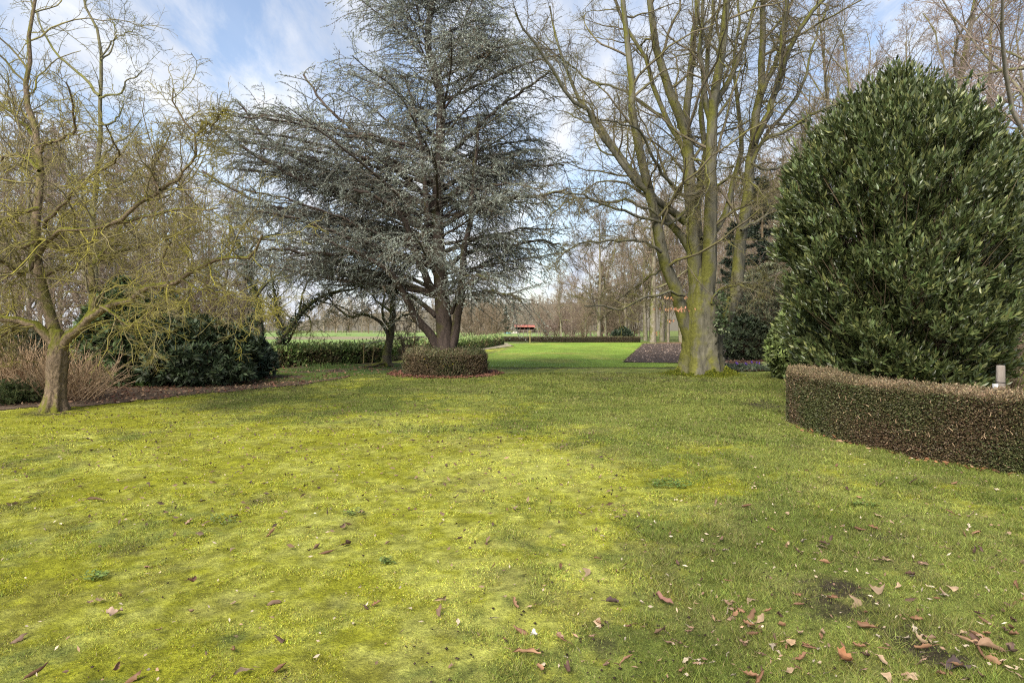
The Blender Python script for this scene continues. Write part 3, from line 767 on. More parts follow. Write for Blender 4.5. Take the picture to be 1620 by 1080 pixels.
    s1 = sprout(LP, LR, 13, 0.20, 1.0, 0.32, 50, 9, 0.20, 0.015, 0.42, 0.010, 0.05)
    s1b = sprout(LP, LR, 16, 0.25, 1.0, None, 60, 6, 0.22, 0.0, 0.25, 0.005, 0.014, absl=1.1)
    s2 = sprout(*s1, 10, 0.12, 1.0, 0.44, 46, 6, 0.20, 0.0, 0.5, 0.0055, 0.016)
    s3 = sprout(*s2, 9, 0.12, 1.0, 0.60, 42, 5, 0.2, -0.06, 0.5, 0.0042, 0.007)
    s3b = sprout(*s1b, 9, 0.2, 1.0, 0.5, 45, 4, 0.2, -0.04, 0.5, 0.0042, 0.006)
    tgeo(C, s1, 5); tgeo(C, s1b, 4)
    tgeo(C, s2, 3); tgeo(C, s3, 3); tgeo(C, s3b, 3)
    C.build('crown', M_beech_twig, t)
    # moss cushions round the roots
    n = 16000; a = r.normal(-1.75, 0.85, n); rad = 0.74 + 0.16 * np.abs(r.normal(0, 1, n)) * (0.5 + 1.6 * fbm(a * 2.2 + 9, a * 0 + 3, 7, 2))
    x, y = bx + rad * np.cos(a), by + rad * np.sin(a)
    hgt = np.clip(0.30 * (1 - (rad - 0.68) / 0.5), 0.0, 0.3) * smooth(0.3, 0.7, fbm(x * 4, y * 4, 5, 3)) * 1.1
    d = norm(r.normal(0, .6, (n, 3)) + [0, 0, 0.8])
    v, tt = needles(np.stack([x, y, gz(x, y) + hgt * r.uniform(0.2, 1, n)], 1), d, 0.04, 0.022, r)
    mesh('moss', v, None, tt, M_grass, lcol((0.10, 0.12, 0.015), n, 3, 0.35, (0.20, 0.20, 0.02), .3, r), t, False)
    # ivy on the trunk and a few withered leaves left hanging
    n = 330; px = r.normal(1143, 7, n); py = r.uniform(462, 528, n)
    p = np.array([at(a_, b_, Y - 0.62 + 0.15 * r.normal()) for a_, b_ in zip(px, py)])
    v, q = leaves(p, rdir(n, r) + [0, -.4, -.3], rdir(n, r), 0.09, 0.075, 0.15, 0.2)
    mesh('ivy', v, q, None, M_leaf, lcol((0.06, 0.085, 0.035), n, 5, .3, (0.14, 0.16, 0.09), .25, r), t, False)
    P = []
    for (cx, cy, nn, sx) in ((1072, 487, 46, 16), (1057, 470, 8, 5), (1064, 505, 10, 4), (1040, 523, 6, 3), (1085, 470, 6, 4)):
        for k in range(nn): P.append(at(r.normal(cx, sx * .7), r.normal(cy, 1.6), Y - 1.6 + r.normal(0, .25)))
    P = np.array(P); n = len(P)
    v, q = leaves(P, rdir(n, r) * .6 + [0, 0, -1], rdir(n, r), 0.085, 0.05, 0.3, 0.2)
    mesh('withered_leaves', v, q, None, M_dead, lcol((0.42, 0.22, 0.12), n, 5, .25, rg=r), t, False)
beech()

# --- mossy fruit tree at the left
def fruit_tree():
    Y = 11.3; bx, by, _ = at(86, 650, Y); base = (bx, by, float(gz(bx, by)))
    t = thing('fruit_tree', 'low spreading bare fruit tree with yellow mossy twigs and a stout rough brown trunk', 'tree', base)
    G = Geo(); k = 0.0113 / 2
    v, q, tt = fluted([at(84, 653, Y), at(88, 625, Y), at(90, 590, Y), at(92, 562, Y), at(93, 540, Y), at(93, 522, Y)], [16.5 * k * 2, 14 * k * 2, 13.5 * k * 2, 15 * k * 2, 13 * k * 2, 6 * k * 2], 40, 60, 0.50, 7, 9, 0.10, 0.16)
    G.add(v, q, tt)
    T = []
    def L(pts, dY, w0, w1, Y0=Y): T.append(trace(pts, Y0, dY, w0 * k * .84, w1 * k * .75, 18, 0.02)); return T[-1]
    L([(86, 545), (66, 522), (44, 511), (22, 505), (0, 502), (-35, 488), (-90, 492), (-140, 470)], -0.5, 19, 7)
    L([(30, 512), (12, 522), (-5, 535), (-40, 545)], 0.6, 8, 3)
    L([(92, 548), (80, 510), (71, 493), (65, 458), (57, 410), (60, 318), (63, 258), (56, 213), (49, 184), (40, 135), (50, 77), (53, 27), (60, -30), (58, -90)], 0.8, 22, 4)
    R1 = L([(97, 552), (112, 528), (139, 505), (166, 484), (201, 473), (219, 459), (240, 452), (267, 449), (284, 440), (326, 419), (356, 409), (394, 404), (408, 390), (415, 372)], -1.3, 20, 4)
    L([(135, 508), (146, 475), (148, 449), (142, 419), (123, 402), (105, 375), (98, 346), (105, 325), (120, 300)], 0.9, 15, 4)
    L([(144, 424), (160, 400), (178, 382), (190, 360), (200, 345)], 1.5, 8, 3)
    L([(58, 405), (84, 371), (110, 362), (148, 362), (197, 351), (246, 339), (274, 332), (310, 333), (345, 329)], -1.6, 11, 3)
    L([(180, 352), (197, 343), (218, 322), (253, 300), (281, 283), (299, 262), (311, 234), (310, 209), (292, 191), (278, 163), (274, 140)], -0.7, 9, 2.5, Y - 0.8)
    L([(253, 300), (240, 275), (245, 255), (262, 225), (270, 200)], 0.4, 5, 2, Y - 1.1)
    L([(311, 215), (328, 200), (345, 190), (352, 176)], -0.4, 4, 2, Y - 1.4)
    L([(60, 245), (75, 227), (91, 223), (116, 209), (120, 184), (112, 160), (104, 130)], -1.2, 8, 3, Y + .4)
    L([(58, 222), (35, 195), (15, 178), (-5, 160), (-40, 150)], 0.8, 9, 3, Y + .4)
    L([(56, 408), (35, 434), (15, 422), (-10, 408), (-60, 400)], -1.4, 10, 4)
    L([(60, 330), (28, 342), (0, 350), (-40, 345), (-80, 320)], -1.2, 9, 3)
    L([(62, 270), (28, 242), (0, 256), (-30, 270)], 1.5, 8, 3)
    L([(70, 360), (84, 339), (113, 311), (155, 272), (183, 255), (190, 241), (176, 220), (168, 200)], -1.8, 8, 2.5)
    L([(160, 485), (185, 500), (205, 515), (225, 505), (245, 485), (262, 478)], -1.4, 7, 2, Y - .4)
    L([(284, 441), (310, 455), (345, 462), (380, 472), (410, 478), (450, 494)], -0.8, 5, 1.5, Y - .9)
    L([(267, 449), (258, 430), (256, 412), (262, 398), (270, 378), (290, 362)], -0.6, 5, 2, Y - .9)
    L([(65, 440), (95, 425), (120, 425), (160, 410), (200, 395), (240, 385), (280, 372), (330, 365)], 1.6, 9, 2.5)
    L([(62, 380), (30, 390), (0, 380), (-40, 388)], 2.0, 9, 3)
    for PR in T: tgeo(G, PR, 10)
    G.build('trunk', M_fruit, t)
    LP, LR = cat(T)
    s1 = sprout(LP, LR, 16, 0.15, 1.0, 0.46, 60, 11, 0.22, 0.01, 0.5, 0.007, 0.020)
    s1b = sprout(LP, LR, 22, 0.12, 1.0, None, 62, 7, 0.22, -0.01, 0.4, 0.0045, 0.009, absl=0.95)
    s2 = sprout(*s1, 10, 0.12, 1.0, 0.46, 54, 7, 0.20, -0.02, 0.55, 0.004, 0.009)
    s3 = sprout(*s2, 6, 0.2, 1.0, 0.52, 50, 5, 0.2, -0.02, 0.6, 0.003, 0.005)
    s3b = sprout(*s1b, 6, 0.2, 1.0, 0.5, 50, 5, 0.2, -0.03, 0.6, 0.003, 0.005)
    C = Geo()
    tgeo(C, s1, 5); tgeo(C, s1b, 4); tgeo(C, s2, 4); tgeo(C, s3, 3); tgeo(C, s3b, 3)
    C.build('crown', M_fruit_twig, t)
fruit_tree()

# --- tall mossy tree standing behind it
def tall_tree():
    Y = 17.0; bx, by = (150 - CX) / F * Y, Y; base = (bx, by, float(gz(bx, by)))
    t = thing('tall_tree', 'tall slim bare tree with a straight yellowish trunk behind the mossy fruit tree', 'tree', base)
    T = []; k = 0.017 / 2
    def L(pts, dY, w0, w1, Y0=Y): T.append(trace(pts, Y0, dY, w0 * k, w1 * k, 16, 0.02)); return T[-1]
    L([(152, 600), (151, 520), (151, 438), (150, 330), (157, 230), (158, 170), (159, 120), (162, 90), (160, 60), (148, 35), (136, 10), (128, -30)], 0.4, 13, 3)
    L([(158, 155), (175, 150), (193, 147), (200, 130), (212, 122), (225, 112)], -0.6, 4, 1.5)
    L([(158, 152), (145, 138), (127, 117), (100, 97), (72, 55), (60, 30), (50, 0)], 1.2, 5, 2)
    L([(158, 200), (175, 195), (190, 180), (195, 160)], 1.0, 4, 1.5)
    L([(152, 260), (185, 225), (205, 215), (222, 190)], -1.0, 4, 1.5)
    L([(160, 95), (178, 75), (182, 45), (172, 25)], 0.6, 3, 1.2)
    L([(151, 330), (175, 300), (200, 285), (220, 262)], 1.0, 4, 1.5)
    L([(150, 340), (128, 300), (110, 270), (95, 240)], 1.0, 4, 1.5)
    L([(160, 90), (180, 62), (200, 52), (215, 48)], -.5, 3, 1)
    G = Geo()
    for PR in T: tgeo(G, PR, 9)
    G.build('trunk', M_tall, t)
    LP, LR = cat(T); C = Geo()
    s1 = sprout(LP, LR, 9, 0.3, 1, None, 50, 6, 0.25, 0.05, 0.4, 0.008, 0.02, absl=1.3)
    s2 = sprout(*s1, 7, 0.2, 1, 0.5, 48, 5, 0.22, 0.02, 0.5, 0.005, 0.01)
    s3 = sprout(*s2, 4, 0.2, 1, 0.5, 45, 4, 0.2, 0.0, 0.5, 0.004, 0.006)
    tgeo(C, s1, 4); tgeo(C, s2, 3); tgeo(C, s3, 3)
    C.build('crown', M_tall, t)
tall_tree()

# --- blue cedar
NEEDLE = (0.172, 0.192, 0.150); NEEDLE2 = (0.37, 0.40, 0.345)
def cedar():
    r = np.random.default_rng(31)
    Y = 19.3; bx, by = CED; base = (bx, by, float(gz(bx, by)))
    t = thing('cedar_tree', 'large blue grey cedar with layered branches rising from a round clipped hedge', 'tree', base)
    k = 0.0193 / 2
    G = Geo()
    main = trace([(704, 595), (704, 560), (703, 520), (699, 470), (696, 420), (692, 370), (693, 300), (696, 220), (698, 159), (688, 110), (676, 70), (681, 22), (690, -40), (688, -120), (690, -200)], Y, 0.0, 31 * k, 4 * k, 24, 0.0, 0.75)
    T = [main]
    def L(pts, dY, w0, w1, Y0=Y): T.append(trace(pts, Y0, dY, w0 * k, w1 * k, 24, 0.02)); return T[-1]
    low = []
    low.append(L([(712, 560), (720, 530), (726, 490), (731, 440), (736, 390), (745, 320), (752, 250), (757, 190)], -0.8, 16, 4))
    low.append(L([(694, 552), (678, 525), (661, 505), (650, 485), (640, 464), (630, 445), (610, 425), (575, 405), (530, 385), (480, 370)], -1.8, 16, 3))
    low.append(L([(690, 500), (668, 480), (648, 468), (630, 462), (600, 452), (560, 440), (520, 425)], 1.5, 9, 3))
    low.append(L([(712, 495), (726, 472), (755, 464), (785, 463), (808, 467), (825, 478)], -1.4, 10, 3))
    low.append(L([(694, 470), (681, 452), (667, 425), (655, 390), (640, 350), (610, 320), (560, 300)], -2.0, 14, 4))
    low.append(L([(694, 440), (680, 400), (676, 350), (672, 290), (664, 230), (655, 170), (640, 120)], -1.2, 13, 3))
    low.append(L([(700, 430), (730, 405), (770, 392), (815, 388), (850, 380), (885, 385)], 0.8, 9, 3))
    low.append(L([(690, 400), (640, 385), (590, 372), (545, 350), (500, 345)], 2.0, 9, 3))
    low.append(L([(692, 385), (650, 345), (590, 310), (530, 280), (470, 250), (420, 215), (375, 160)], -0.8, 11, 3))
    low.append(L([(692, 405), (640, 380), (580, 365), (510, 345), (440, 330), (370, 300), (320, 270)], 0.6, 12, 3))
    low.append(L([(694, 330), (650, 290), (600, 245), (550, 200), (510, 160), (480, 118)], 0.3, 10, 3))
    low.append(L([(692, 370), (620, 340), (550, 310), (480, 285), (420, 255), (360, 215), (316, 190)], -1.8, 11, 3))
    low.append(L([(692, 420), (640, 410), (570, 400), (500, 402), (440, 395), (390, 400)], -2.6, 10, 3))
    low.append(L([(697, 260), (740, 215), (790, 170), (840, 135), (870, 112)], -0.6, 8, 3))
    low.append(L([(694, 320), (740, 290), (790, 270), (845, 262), (892, 262)], 0.5, 9, 3))
    low.append(L([(694, 360), (750, 330), (800, 315), (850, 310), (895, 300)], -1.6, 9, 3))
    for i in range(34):
        ex, ey = (r.uniform(320, 540) if i < 20 else r.uniform(312, 420)), 0
        ey = r.uniform(165, 425) if ex < 450 else r.uniform(250, 430)
        sx = 694; sy = min(470, ey + (694 - ex) * r.uniform(.18, .42))
        mx, my = (sx + ex) / 2, (sy + ey) / 2 - r.uniform(0, 22)
        q1 = ((sx * 3 + mx) / 4, (sy * 3 + my) / 4 - 3)
        low.append(L([(sx, sy), q1, (mx, my), ((mx + ex) / 2, (my + ey) / 2 - 6), (ex, ey)], r.uniform(-3.0, 2.6), 7, 2))
    for i in range(17):
        ex, ey = r.uniform(765, 898), r.uniform(60, 445)
        sy = min(480, ey + (ex - 696) * r.uniform(.05, .6)); mx, my = (696 + ex) / 2, (sy + ey) / 2 - r.uniform(0, 14)
        low.append(L([(696, sy), ((696 * 3 + mx) / 4, (sy * 3 + my) / 4), (mx, my), ((mx + ex) / 2, (my + ey) / 2), (ex, ey + 8)], r.uniform(-2.6, 2.4), 6, 2))
    nlow = len(T)
    # the layered side branches all the way up
    MP, MR = main
    hs = MP[0, :, 2]
    n = 62; ts = np.linspace(0.20, 0.97, n) + r.uniform(-.008, .008, n); az = np.arange(n) * 2.399 + r.uniform(-.3, .3, n)
    for i in range(n):
        x = ts[i] * 23; j = int(x); f = x - j
        p = MP[0, j] * (1 - f) + MP[0, j + 1] * f
        h = p[2]; a = az[i]
        left = 0.5 - 0.5 * math.cos(a)                      # 1 towards the left of the photograph
        full = 3.7 + 2.5 * left ** 1.5 * (1 - smooth(5.5, 8, h))
        Ln = full * min(1.0, max(0.18, (16.2 - h) / 8.5)) * r.uniform(0.72, 1.05) * (0.9 + .1 * min(1, h / 4))
        el = R_(16 + 26 * min(1, max(0, (h - 2) / 8)) + r.normal(0, 6))
        d = np.array([math.cos(a) * math.cos(el), math.sin(a) * math.cos(el), math.sin(el)])
        pts = [p]
        q = p.copy()
        for s in range(7):
            d = norm(d + r.normal(0, .07, 3) + np.array([0, 0, -0.035])); q = q + d * Ln / 7; pts.append(q)
        rad = 0.018 + 0.007 * Ln
        T.append(limb(pts, rad, 0.012, 24)); low.append(T[-1])
    for PR in T[:nlow]: tgeo(G, PR, 10)
    for PR in T[nlow:]: tgeo(G, PR, 7)
    G.build('trunk', M_cedar, t)
    LP, LR = cat(low)
    s1 = sprout(LP, LR, 30, 0.16, 1.0, None, 54, 7, 0.14, -0.10, 0.45, 0.005, 0.016, flat=0.32, shape=0.32, rg=r, absl=1.6)
    s2 = sprout(*s1, 8, 0.06, 1.0, 0.46, 48, 5, 0.13, -0.12, 0.5, 0.003, 0.007, flat=0.6, shape=0.45, rg=r)
    C = Geo(); tgeo(C, s1, 4); tgeo(C, s2, 3)
    C.build('twigs', M_cedar_twig, t)
    Nn = Geo()
    def need(PR, n, L, wd, t0=0.0):
        p, tg = along(PR[0], n, r, t0)
        d = norm(rdir(len(p), r) + tg * 0.35 + np.array([0, 0, 0.35])); p = p + rdir(len(p), r) * .006
        v, tt = needles(p, d, L * r.uniform(.6, 1.3, len(p)), wd, r)
        m = (0.55 + 0.9 * fbm(p[:, 0] * 2.1 + p[:, 2], p[:, 1] * 2.1 + p[:, 2] * 1.3, 12, 3))[:, None]
        nb = len(p) // n
        c = np.asarray(NEEDLE)[None] * m * np.exp(np.repeat(r.normal(0, .28, (nb, 1)), n, 0)) * np.exp(r.normal(0, .14, (len(p), 1)))
        si = np.repeat(r.uniform(0, 1, nb) < 0.34, n)
        c[si] = np.asarray(NEEDLE2) * np.exp(r.normal(0, .13, (si.sum(), 1)))
        br = np.repeat(r.uniform(0, 1, nb) < 0.10, n)
        c[br] = np.array([0.12, 0.085, 0.05])
        Nn.add(v, None, tt, np.repeat(c, 3, 0))
    need(s2, 25, 0.036, 0.017)
    need(s1, 70, 0.042, 0.018)
    need((LP, LR), 130, 0.06, 0.018, 0.35)
    Nn.build('foliage', M_needle, t, False)
cedar()

# --- small mossy tree and the ivy-clad leaning tree by the field hedge
def small_trees():
    r = np.random.default_rng(8)
    Y = 22.6; bx, by = (611 - CX) / F * Y, Y
    t = thing('orchard_tree', 'small dark bare tree with one long mossy limb reaching left before the laurel hedge', 'tree', (bx, by, float(gz(bx, by))))
    T = []; k = 0.0226 / 2
    def L(pts, dY, w0, w1, Y0=Y): T.append(trace(pts, Y0, dY, w0 * k, w1 * k, 14, 0.015)); return T[-1]
    L([(610, 577), (611, 565), (612, 554), (618, 528), (620, 505), (622, 468), (623, 440), (620, 405), (624, 370)], 0.2, 15, 4)
    L([(614, 540), (613, 526), (599, 507), (584, 499), (573, 497), (555, 501), (544, 494), (531, 484), (515, 470), (500, 466)], -0.8, 7, 2)
    L([(617, 518), (607, 502), (605, 490), (608, 468), (604, 445)], 0.8, 6, 2)
    L([(620, 514), (625, 509), (636, 500), (649, 498), (662, 500)], -0.5, 5, 2)
    L([(621, 497), (611, 487), (601, 481), (590, 468), (575, 455), (550, 440)], 1.0, 5, 1.5)
    L([(622, 470), (600, 455), (570, 452), (540, 450), (510, 452)], -1.0, 5, 1.5)
    L([(622, 450), (640, 430), (655, 405)], 1.0, 4, 1.5)
    G = Geo()
    for PR in T: tgeo(G, PR, 9)
    v, q, tt = fluted([at(610, 578, Y), at(610.5, 570, Y), at(611.5, 560, Y)], [0.19, 0.165, 0.15], 10, 20, 0.5, 5, 4, .06, .12); G.add(v, q, tt)
    G.build('trunk', M_dark_bark, t)
    LP, LR = cat(T); C = Geo()
    s1 = sprout(LP, LR, 9, 0.3, 1, None, 50, 6, 0.3, 0.0, 0.4, 0.008, 0.02, absl=1.1, rg=r)
    s2 = sprout(*s1, 7, 0.2, 1, 0.5, 48, 5, 0.25, -0.02, 0.5, 0.005, 0.01, rg=r)
    s3 = sprout(*s2, 3, 0.2, 1, 0.5, 45, 4, 0.2, 0.0, 0.5, 0.004, 0.006, rg=r)
    tgeo(C, s1, 4); tgeo(C, s2, 3); tgeo(C, s3, 3)
    C.build('crown', M_dark_bark, t)

    Y = 18.8; bx, by = (414 - CX) / F * Y, Y
    t = thing('ivy_tree', 'ivy clad twin stemmed tree with one stem leaning right over the field hedge', 'tree', (bx, by, float(gz(bx, by))))
    T = []; k = 0.0188 / 2
    L([(413, 592), (412, 555), (411, 508), (406, 478), (398, 440), (388, 410), (372, 380), (360, 340)], 0.3, 17, 5)
    L([(418, 588), (424, 564), (444, 538), (462, 514), (480, 493), (501, 474), (530, 462), (565, 455), (590, 440)], -0.8, 14, 3)
    L([(447, 540), (446, 518), (440, 498), (436, 470), (430, 440), (425, 400)], 0.8, 8, 3)
    L([(411, 510), (398, 500), (388, 520), (380, 540)], 0.4, 6, 3)
    L([(480, 493), (490, 505), (492, 520), (484, 530)], -0.6, 4, 1.2)
    L([(501, 474), (520, 480), (545, 488), (556, 498)], -0.4, 4, 1.2)
    L([(470, 505), (478, 470), (490, 440), (510, 420), (540, 400)], 0.8, 5, 2)
    L([(405, 470), (425, 445), (455, 430), (490, 430)], -.8, 6, 2)
    L([(400, 445), (375, 430), (345, 420), (320, 425)], -.6, 6, 2)
    L([(388, 410), (410, 380), (440, 370), (470, 380)], -.4, 5, 2)
    G = Geo()
    for PR in T: tgeo(G, PR, 9)
    G.build('trunk', M_dark_bark, t)
    LP, LR = cat(T); C = Geo()
    s1 = sprout(LP, LR, 12, 0.35, 1, None, 55, 7, 0.34, 0.0, 0.45, 0.008, 0.02, absl=1.5, rg=r)
    s2 = sprout(*s1, 8, 0.15, 1, 0.45, 55, 6, 0.32, -0.02, 0.5, 0.005, 0.01, rg=r)
    s3 = sprout(*s2, 4, 0.2, 1, 0.5, 50, 4, 0.25, 0.0, 0.5, 0.004, 0.006, rg=r)
    tgeo(C, s1, 4); tgeo(C, s2, 3); tgeo(C, s3, 3)
    C.build('crown', M_dark_bark, t)
    P = []
    for PR, n, t1 in ((T[0], 1500, .85), (T[1], 1400, .72), (T[2], 700, .7), (T[3], 300, 1.)):
        p, tg = along(PR[0], n, r, 0.0, t1); o = rdir(n, r); o = norm(o - (o * tg).sum(1, keepdims=True) * tg)
        P.append(p + o * (0.10 + 0.10 * r.uniform(0, 1, (n, 1))))
    P = np.concatenate(P); n = len(P)
    v, q = leaves(P, rdir(n, r) + [0, 0, -.4], rdir(n, r), r.uniform(.05, .09, n), r.uniform(.045, .07, n), .15, .2)
    mesh('ivy', v, q, None, M_leaf, lcol((0.032, 0.05, 0.026), n, 5, .3, (0.07, 0.09, 0.04), .15, r), t, False)

    Y = 21.6; bx, by = (457 - CX) / F * Y, Y
    t = thing('young_tree', 'thin forked brown stemmed tree standing at the left end of the laurel hedge', 'tree', (bx, by, float(gz(bx, by))))
    T = []; k = 0.0216 / 2
    L([(457, 582), (454, 565), (453, 550), (459, 533), (466, 522), (467, 505), (478, 490), (480, 470)], 0.1, 6, 2)
    L([(453, 550), (448, 540), (447, 525), (440, 505), (442, 480)], 0.3, 4, 1.5)
    G = Geo()
    for PR in T: tgeo(G, PR, 8)
    G.build('trunk', M_stem_brown, t)
    LP, LR = cat(T)
    s1 = sprout(LP, LR, 9, 0.4, 1, None, 50, 6, 0.3, 0.0, 0.5, 0.006, 0.015, absl=.9, rg=r); s2 = sprout(*s1, 7, 0.2, 1, 0.5, 48, 5, 0.25, 0, 0.5, 0.004, 0.008, rg=r)
    C = Geo(); tgeo(C, s1, 4); tgeo(C, s2, 3); C.build('crown', M_stem_brown, t)
    # mossy log lying at the foot of the small tree
    P = [at(578, 580, 22.0), at(590, 578, 22.1), at(606, 574, 22.3)]
    pr = limb(P, .07, .06, 8, .01); v, q = tubes(*pr, 10); G = Geo().add(v, q)
    for e in (0, -1):
        ring = v.reshape(8, 10, 3)[e]; G.add(np.concatenate([ring, ring.mean(0, keepdims=True)]), None, np.stack([np.arange(10), (np.arange(10) + 1) % 10, np.full(10, 10)], 1))
    tag(G.build('fallen_log', M_dark_bark), 'mossy fallen log lying at the foot of the small dark tree', 'log')
small_trees()

# ------------------------------------------------------------------ bare trees of the woods: a few kinds, copied
def bare_parts(seed, H, r0, start=0.3, n1=24, frac1=0.36, ang1=48, n2=9, n3=7, n4=4, trop=0.03, lean=0.02, minr=0.006, droop=0.0, twist=0.16, stems=1, rise=0.0):
    r = np.random.default_rng(seed)
    stemsP = []
    for s in range(stems):
        K = 14; p = np.array([r.normal(0, .15) * (stems > 1), r.normal(0, .15) * (stems > 1), -0.1]); d = norm(np.array([r.normal(0, lean), r.normal(0, lean), 1.0]) + (r.normal(0, .4, 3) * [1, 1, 0] if stems > 1 else 0)); pts = [p]
        for k in range(1, K):
            d = norm(d + r.normal(0, lean, 3) + [0, 0, 0.04]); p = p + d * H / (K - 1); pts.append(p)
        stemsP.append(limb(pts, r0, r0 * 0.15, 14, 0, 0.9))
    TP = cat(stemsP)
    s1 = sprout(*TP, n1, start, 1.0, frac1, ang1, 8, twist, trop, 0.5, minr * 2, r0 * .5, rg=r, shape=.6)
    s2 = sprout(*s1, n2, 0.15, 1.0, 0.42, 46, 5, twist, trop * .6 - droop, 0.5, minr * 1.3, r0 * .2, rg=r)
    s3 = sprout(*s2, n3, 0.15, 1.0, 0.5, 44, 4, twist, -droop, 0.5, minr, minr * 2, rg=r)
    G = Geo(); tgeo(G, TP, 8); tgeo(G, s1, 4)
    C = Geo(); tgeo(C, s2, 3); tgeo(C, s3, 3)
    if n4: tgeo(C, sprout(*s3, n4, 0.2, 1.0, 0.55, 44, 3, twist, -droop, 0.6, minr * .8, minr * 1.2, rg=r), 3)
    return G, C
def make_tree(name, label, catn, G, C, mt, mc, group=None):
    t = thing(name, label, catn, (0, 0, 0), group)
    G.build('trunk', mt, t); C.build('crown', mc, t)
    t['fresh'] = 1
    return t
def put(src, loc, rz, sc, label=None, group=None, sz=1.0):
    if 'fresh' in src:
        o = src; del o['fresh']
    else:
        o = src.copy(); link(o)
        for ch in src.children:
            c = ch.copy(); link(c); c.parent = o
    o.location = loc; o.rotation_euler = (0, 0, rz); o.scale = (sc, sc, sc * sz)
    if label: o['label'] = label
    if group: o['group'] = group
    return o
rt = np.random.default_rng(99)
kinds = []
for s in range(3):
    kinds.append(make_tree('wood_tree', 'slender bare tree among the tangle of brown trees behind the rhododendrons', 'tree',
                           *bare_parts(200 + s, 13, 0.15, 0.16, 26, 0.34, 48, 9, 7, 3, 0.045, 0.035, 0.010, 0.0, 0.2), M_wood_trunk, M_wood_twig, 'bare trees of the wood at the left'))
def spot(px, Y): return ((px - CX) / F * Y, Y, float(gz((px - CX) / F * Y, Y)) - 0.05)
n = 0
for Y, step in ((21, 80), (25, 62), (31, 52), (38, 44)):
    px = -60 + rt.uniform(0, 40)
    while px < (400 if Y > 23 else 330):
        yy = Y + rt.uniform(-1.8, 1.8)
        topy = 225 - 50 * math.exp(-((px - 60) / 100) ** 2) + rt.normal(0, 20) + max(0, px - 240) * 0.55
        H = EYE + (HY - topy) / F * yy
        put(kinds[n % 3], spot(px, yy), rt.uniform(0, 6.28), H / 13.5 * rt.uniform(.9, 1.05)); n += 1
        px += step * rt.uniform(.7, 1.35)
# wood at the right, beyond the beech
LABR = 'bare brown tree in the thin wood beyond the beech and the dark soil bed'
for Y, a, b, step in ((72, 880, 1010, 40), (86, 850, 1020, 32), (104, 840, 1020, 26), (38, 1210, 1320, 45), (48, 1120, 1310, 38), (60, 1050, 1300, 30), (75, 1015, 1290, 28), (92, 960, 1250, 26)):
    px = a + rt.uniform(0, 15)
    while px < b:
        topy = (330 - 0.25 * (px - 950) if px > 1000 else 462 - 0.8 * (px - 880)) + rt.normal(0, 22)
        yy = Y + rt.uniform(-2.5, 2.5); H = EYE + (HY - topy) / F * yy + 0.0115 * (yy - 20)
        put(kinds[n % 3], spot(px, yy), rt.uniform(0, 6.28), H / 13.5, LABR, 'bare trees of the wood at the right'); n += 1
        px += step * rt.uniform(.7, 1.3)
# the stout pale trunks at the corner of the clipped far hedge
big = make_tree('roadside_tree', 'stout grey trunked bare tree just right of the end of the far hedge', 'tree', *bare_parts(301, 17, 0.34, 0.30, 26, 0.32, 45, 9, 7, 3, 0.05, 0.015, 0.012), M_wood_trunk, M_wood_twig)
put(big, spot(1033, 60), 0.6, 1.0)
put(big, spot(1047, 66), 2.6, 0.9, 'slimmer grey trunked bare tree close behind the stout one past the far hedge')
put(big, spot(1021, 70), 4.0, 0.75, 'thin bare tree left of the stout grey trunk past the far hedge')
put(big, spot(1078, 62), 5.0, 0.8, 'bare tree half hidden by the left limb of the beech')
spread = make_tree('spreading_tree', 'broad bare tree with fan of thin rising branches behind the far hedge', 'tree', *bare_parts(310, 11, 0.20, 0.18, 22, 0.50, 42, 9, 7, 4, 0.06, 0.02, 0.012), M_wood_trunk, M_wood_twig)
put(spread, spot(947, 66), 0.3, 1.15)
put(spread, spot(905, 105), 2.0, 0.85, 'smaller pale bare tree left of the broad one behind the far hedge')
put(spread, spot(990, 84), 3.4, 1.2, 'bare tree between the broad tree and the stout trunks behind the far hedge')
# tall trees behind the bay laurel
tallk = make_tree('park_tree', 'tall bare tree with forked grey limbs rising straight behind the bay laurel', 'tree', *bare_parts(320, 18, 0.24, 0.24, 22, 0.42, 38, 10, 8, 5, 0.05, 0.03, 0.007, 0.01), M_wood_trunk, M_wood_twig)
put(tallk, spot(1466, 24), 0.0, 1.0)
put(tallk, spot(1392, 27), 2.1, 0.85, 'bare tree with twisted thin limbs left of the bay laurel top')
put(tallk, spot(1335, 31), 3.9, 0.95, 'bare tree filling the gap between beech and bay laurel')
put(tallk, spot(1290, 42), 5.1, 0.95, 'far bare tree seen low between beech and bay laurel')
put(tallk, spot(1560, 29), 1.0, 1.0, 'bare tree at the upper right behind the bay laurel shoulder')
put(tallk, spot(1430, 38), 4.4, 1.0, 'farther bare tree directly behind the bay laurel')
droopk = make_tree('weeping_beech', 'bare tree at the right edge whose fine reddish twigs sweep down', 'tree', *bare_parts(330, 16, 0.26, 0.16, 26, 0.50, 62, 10, 9, 5, 0.0, 0.03, 0.006, 0.02, 0.14), M_wood_trunk, M_wood_red)
put(droopk, spot(1715, 19), 2.4, 1.0)
put(droopk, spot(1640, 30), 0.4, 1.0, 'second bare tree with fine reddish twigs farther back at the right edge')

